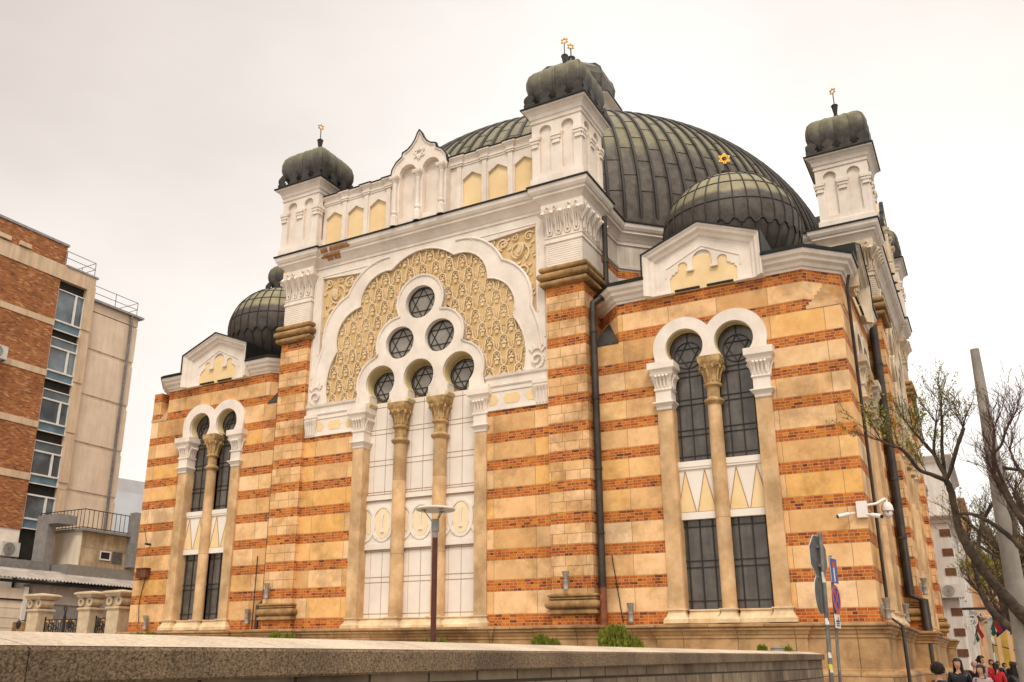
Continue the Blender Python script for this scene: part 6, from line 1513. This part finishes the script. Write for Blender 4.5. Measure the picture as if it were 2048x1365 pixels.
    mb = MB(); mb.add([(hx - .012, hy - .085, hz + .01), (hx + .012, hy - .085, hz + .01), (hx, hy - .115, hz - .035), (hx - .017, hy - .082, hz - .042), (hx + .017, hy - .082, hz - .042)], [(0, 1, 2), (0, 2, 3), (1, 4, 2), (2, 4, 3)]); mb.build('nose', SK, hd)
    for g in (-1, 1):
        mb = MB(); mb.lathe((hx + g * .032, hy - .074, hz + .004), [(0, -.008), (.015, 0), (0, .008)], 8); mb.build('eye', 'black', hd)
        mb = MB(); mb.lathe((hx + g * .080, hy, hz - .015), [(0, -.03), (.012, 0), (0, .03)], 8); mb.build('ear', SK, hd)
    mb = MB(); mb.tube([(hx - .024, hy - .078, hz - .072), (hx, hy - .084, hz - .075), (hx + .024, hy - .078, hz - .072)], .006, 5); mb.build('mouth', cm_((.35, .09, .07)), hd)
    mb = MB(); rnd = random.Random(int(h * 1000))
    def hs(a, z): return (1 + .04 * math.sin(5 * a + 30 * z))
    if hairlen == 'bald': mb.lathe((hx, hy + .012, hz), [(.083, -.05), (.09, 0), (.086, .04)], 14, a0=-20, a1=200, mod=hs)
    elif hairlen == 'curly':
        mb.lathe((hx, hy + .015, hz + .01), [(.06, -.10), (.10, -.06), (.115, 0), (.11, .05), (.08, .10), (.03, .13), (0, .135)], 18, mod=hs)
        for i in range(70):
            a, e = rnd.random() * 6.28, rnd.uniform(-.6, 1.5); c = Vector((hx + .112 * math.cos(a) * math.cos(e), hy + .02 + .11 * math.sin(a) * math.cos(e), hz + .01 + .12 * math.sin(e)))
            if c.y > hy - .09 or c.z > hz + .06: mb.lathe(c, [(0, -.022), (.024, 0), (0, .022)], 6)
    else:
        md = lambda a, z: 1 + .13 * abs(math.sin(a))
        mb.lathe((hx, hy + .008, hz), [(.094, .052), (.090, .075), (.064, .112), (.03, .127), (0, .132)], 20, mod=md)
        mb.lathe((hx, hy + .010, hz), [(.086, -.09), (.098, -.04), (.099, .06)], 18, a0=-30, a1=210, mod=md)
        if hairlen == 'long':
            mb.lathe((hx, hy + .02, hz), [(.115, -.30), (.120, -.22), (.112, -.12), (.104, -.02), (.098, .05)], 18, a0=-42, a1=222, mod=lambda a, z: 1 + .05 * math.sin(9 * a))
            mb.lathe((hx, hy + .02, hz), [(.09, -.29), (.095, -.2), (.09, -.1), (.088, .05)], 18, a0=-42, a1=222)
        elif hairlen == 'tail': mb.tube([(hx, hy + .09, hz + .03), (hx, hy + .15, hz - .02), (hx, hy + .15, hz - .16), (hx, hy + .13, hz - .26)], [.03, .04, .035, .01], 8)
    mb.build('hair', cm_(hair, 'hair', .5), t, smooth=True)
    if skirt: pass
    if bag:
        mb = MB(); mb.tube([(-.12, ly * .7 - .12, 1.40), (0, ly * .5 - .155, 1.2), (.17, -.12, .98), (.20, .03, .9), (.1, .16, 1.1), (-.1, .14, 1.38), (-.12, ly * .7 - .1, 1.41)], .018, 6); mb.build('shoulder_strap', 'black', t)
        mb = MB(); mb.box(.17, .27, -.14, .14, .68, .92); mb.build('bag', cm_(bag), t)
    return t
BLK = cm_((.014, .013, .015), 'black', .35); NAVY = cm_((.02, .03, .055)); GREY = cm_((.10, .10, .11)); LIL = cm_((.46, .34, .34)); REDC = cm_((.48, .02, .03)); JEAN = cm_((.05, .07, .12)); BRN = (.030, .014, .010); DK = (.016, .011, .010)
def gp(u, d): p = at(u, 1330, d=d); return (p.x, p.y, .12)
person((16.72, -8.0, -.07), 120, 1.70, 'person with dark curly hair in a grey-blue jacket, lowest at the left of the group', NAVY, JEAN, BRN, 'curly')
person((16.80, -2.0, .0), -6, 1.74, 'woman with long dark hair in a shiny black leather jacket, face to the camera', BLK, JEAN, DK, 'long', arms='front')
person((17.28, -2.25, .0), -28, 1.60, 'woman with brown hair in a pale lilac top with a dark shoulder strap', LIL, JEAN, BRN, 'short', bag=(.02, .02, .02))
person((16.95, 4.8, .0), 160, 1.72, 'grey-haired man in a black coat walking away behind the two women', BLK, GREY, (.32, .29, .27), 'bald')
person((17.05, 8.4, .0), 60, 1.88, 'tall person with brown hair tied back turning aside behind the woman in lilac', cm_((.28, .24, .22)), JEAN, BRN, 'tail')
person((17.45, 9.5, .0), 170, 1.66, 'person with dark ponytail wearing a bright red jacket', REDC, GREY, DK, 'tail')
person((17.2, 18.2, .0), 10, 1.80, 'person in a red sports jacket farther down the pavement', REDC, cm_((.2, .19, .19)), BRN, 'short')
person((17.35, 27, .0), 5, 1.76, 'person in black standing far down the pavement, left one of the dark group', BLK, BLK, DK, 'short')
person((17.62, 27.6, .0), 30, 1.68, 'person in black and grey standing in the middle of the dark group', GREY, BLK, BRN, 'short')
person((17.95, 26, .0), -10, 1.74, 'person in a dark coat at the right of the distant dark group', BLK, BLK, DK, 'short')
person((17.72, .6, .0), 75, 1.66, 'woman with long black hair bending forward at the right of the pavement', BLK, BLK, DK, 'long', arms='reach', lean=.28)
person((18.20, 1.9, .0), 100, 1.72, 'person in a black coat at the right edge behind the bending woman', BLK, GREY, DK, 'short')
person((18.0, 33, .0), 10, 1.75, 'farthest visible walker in dark clothes near the right mast', GREY, BLK, BRN, 'short')
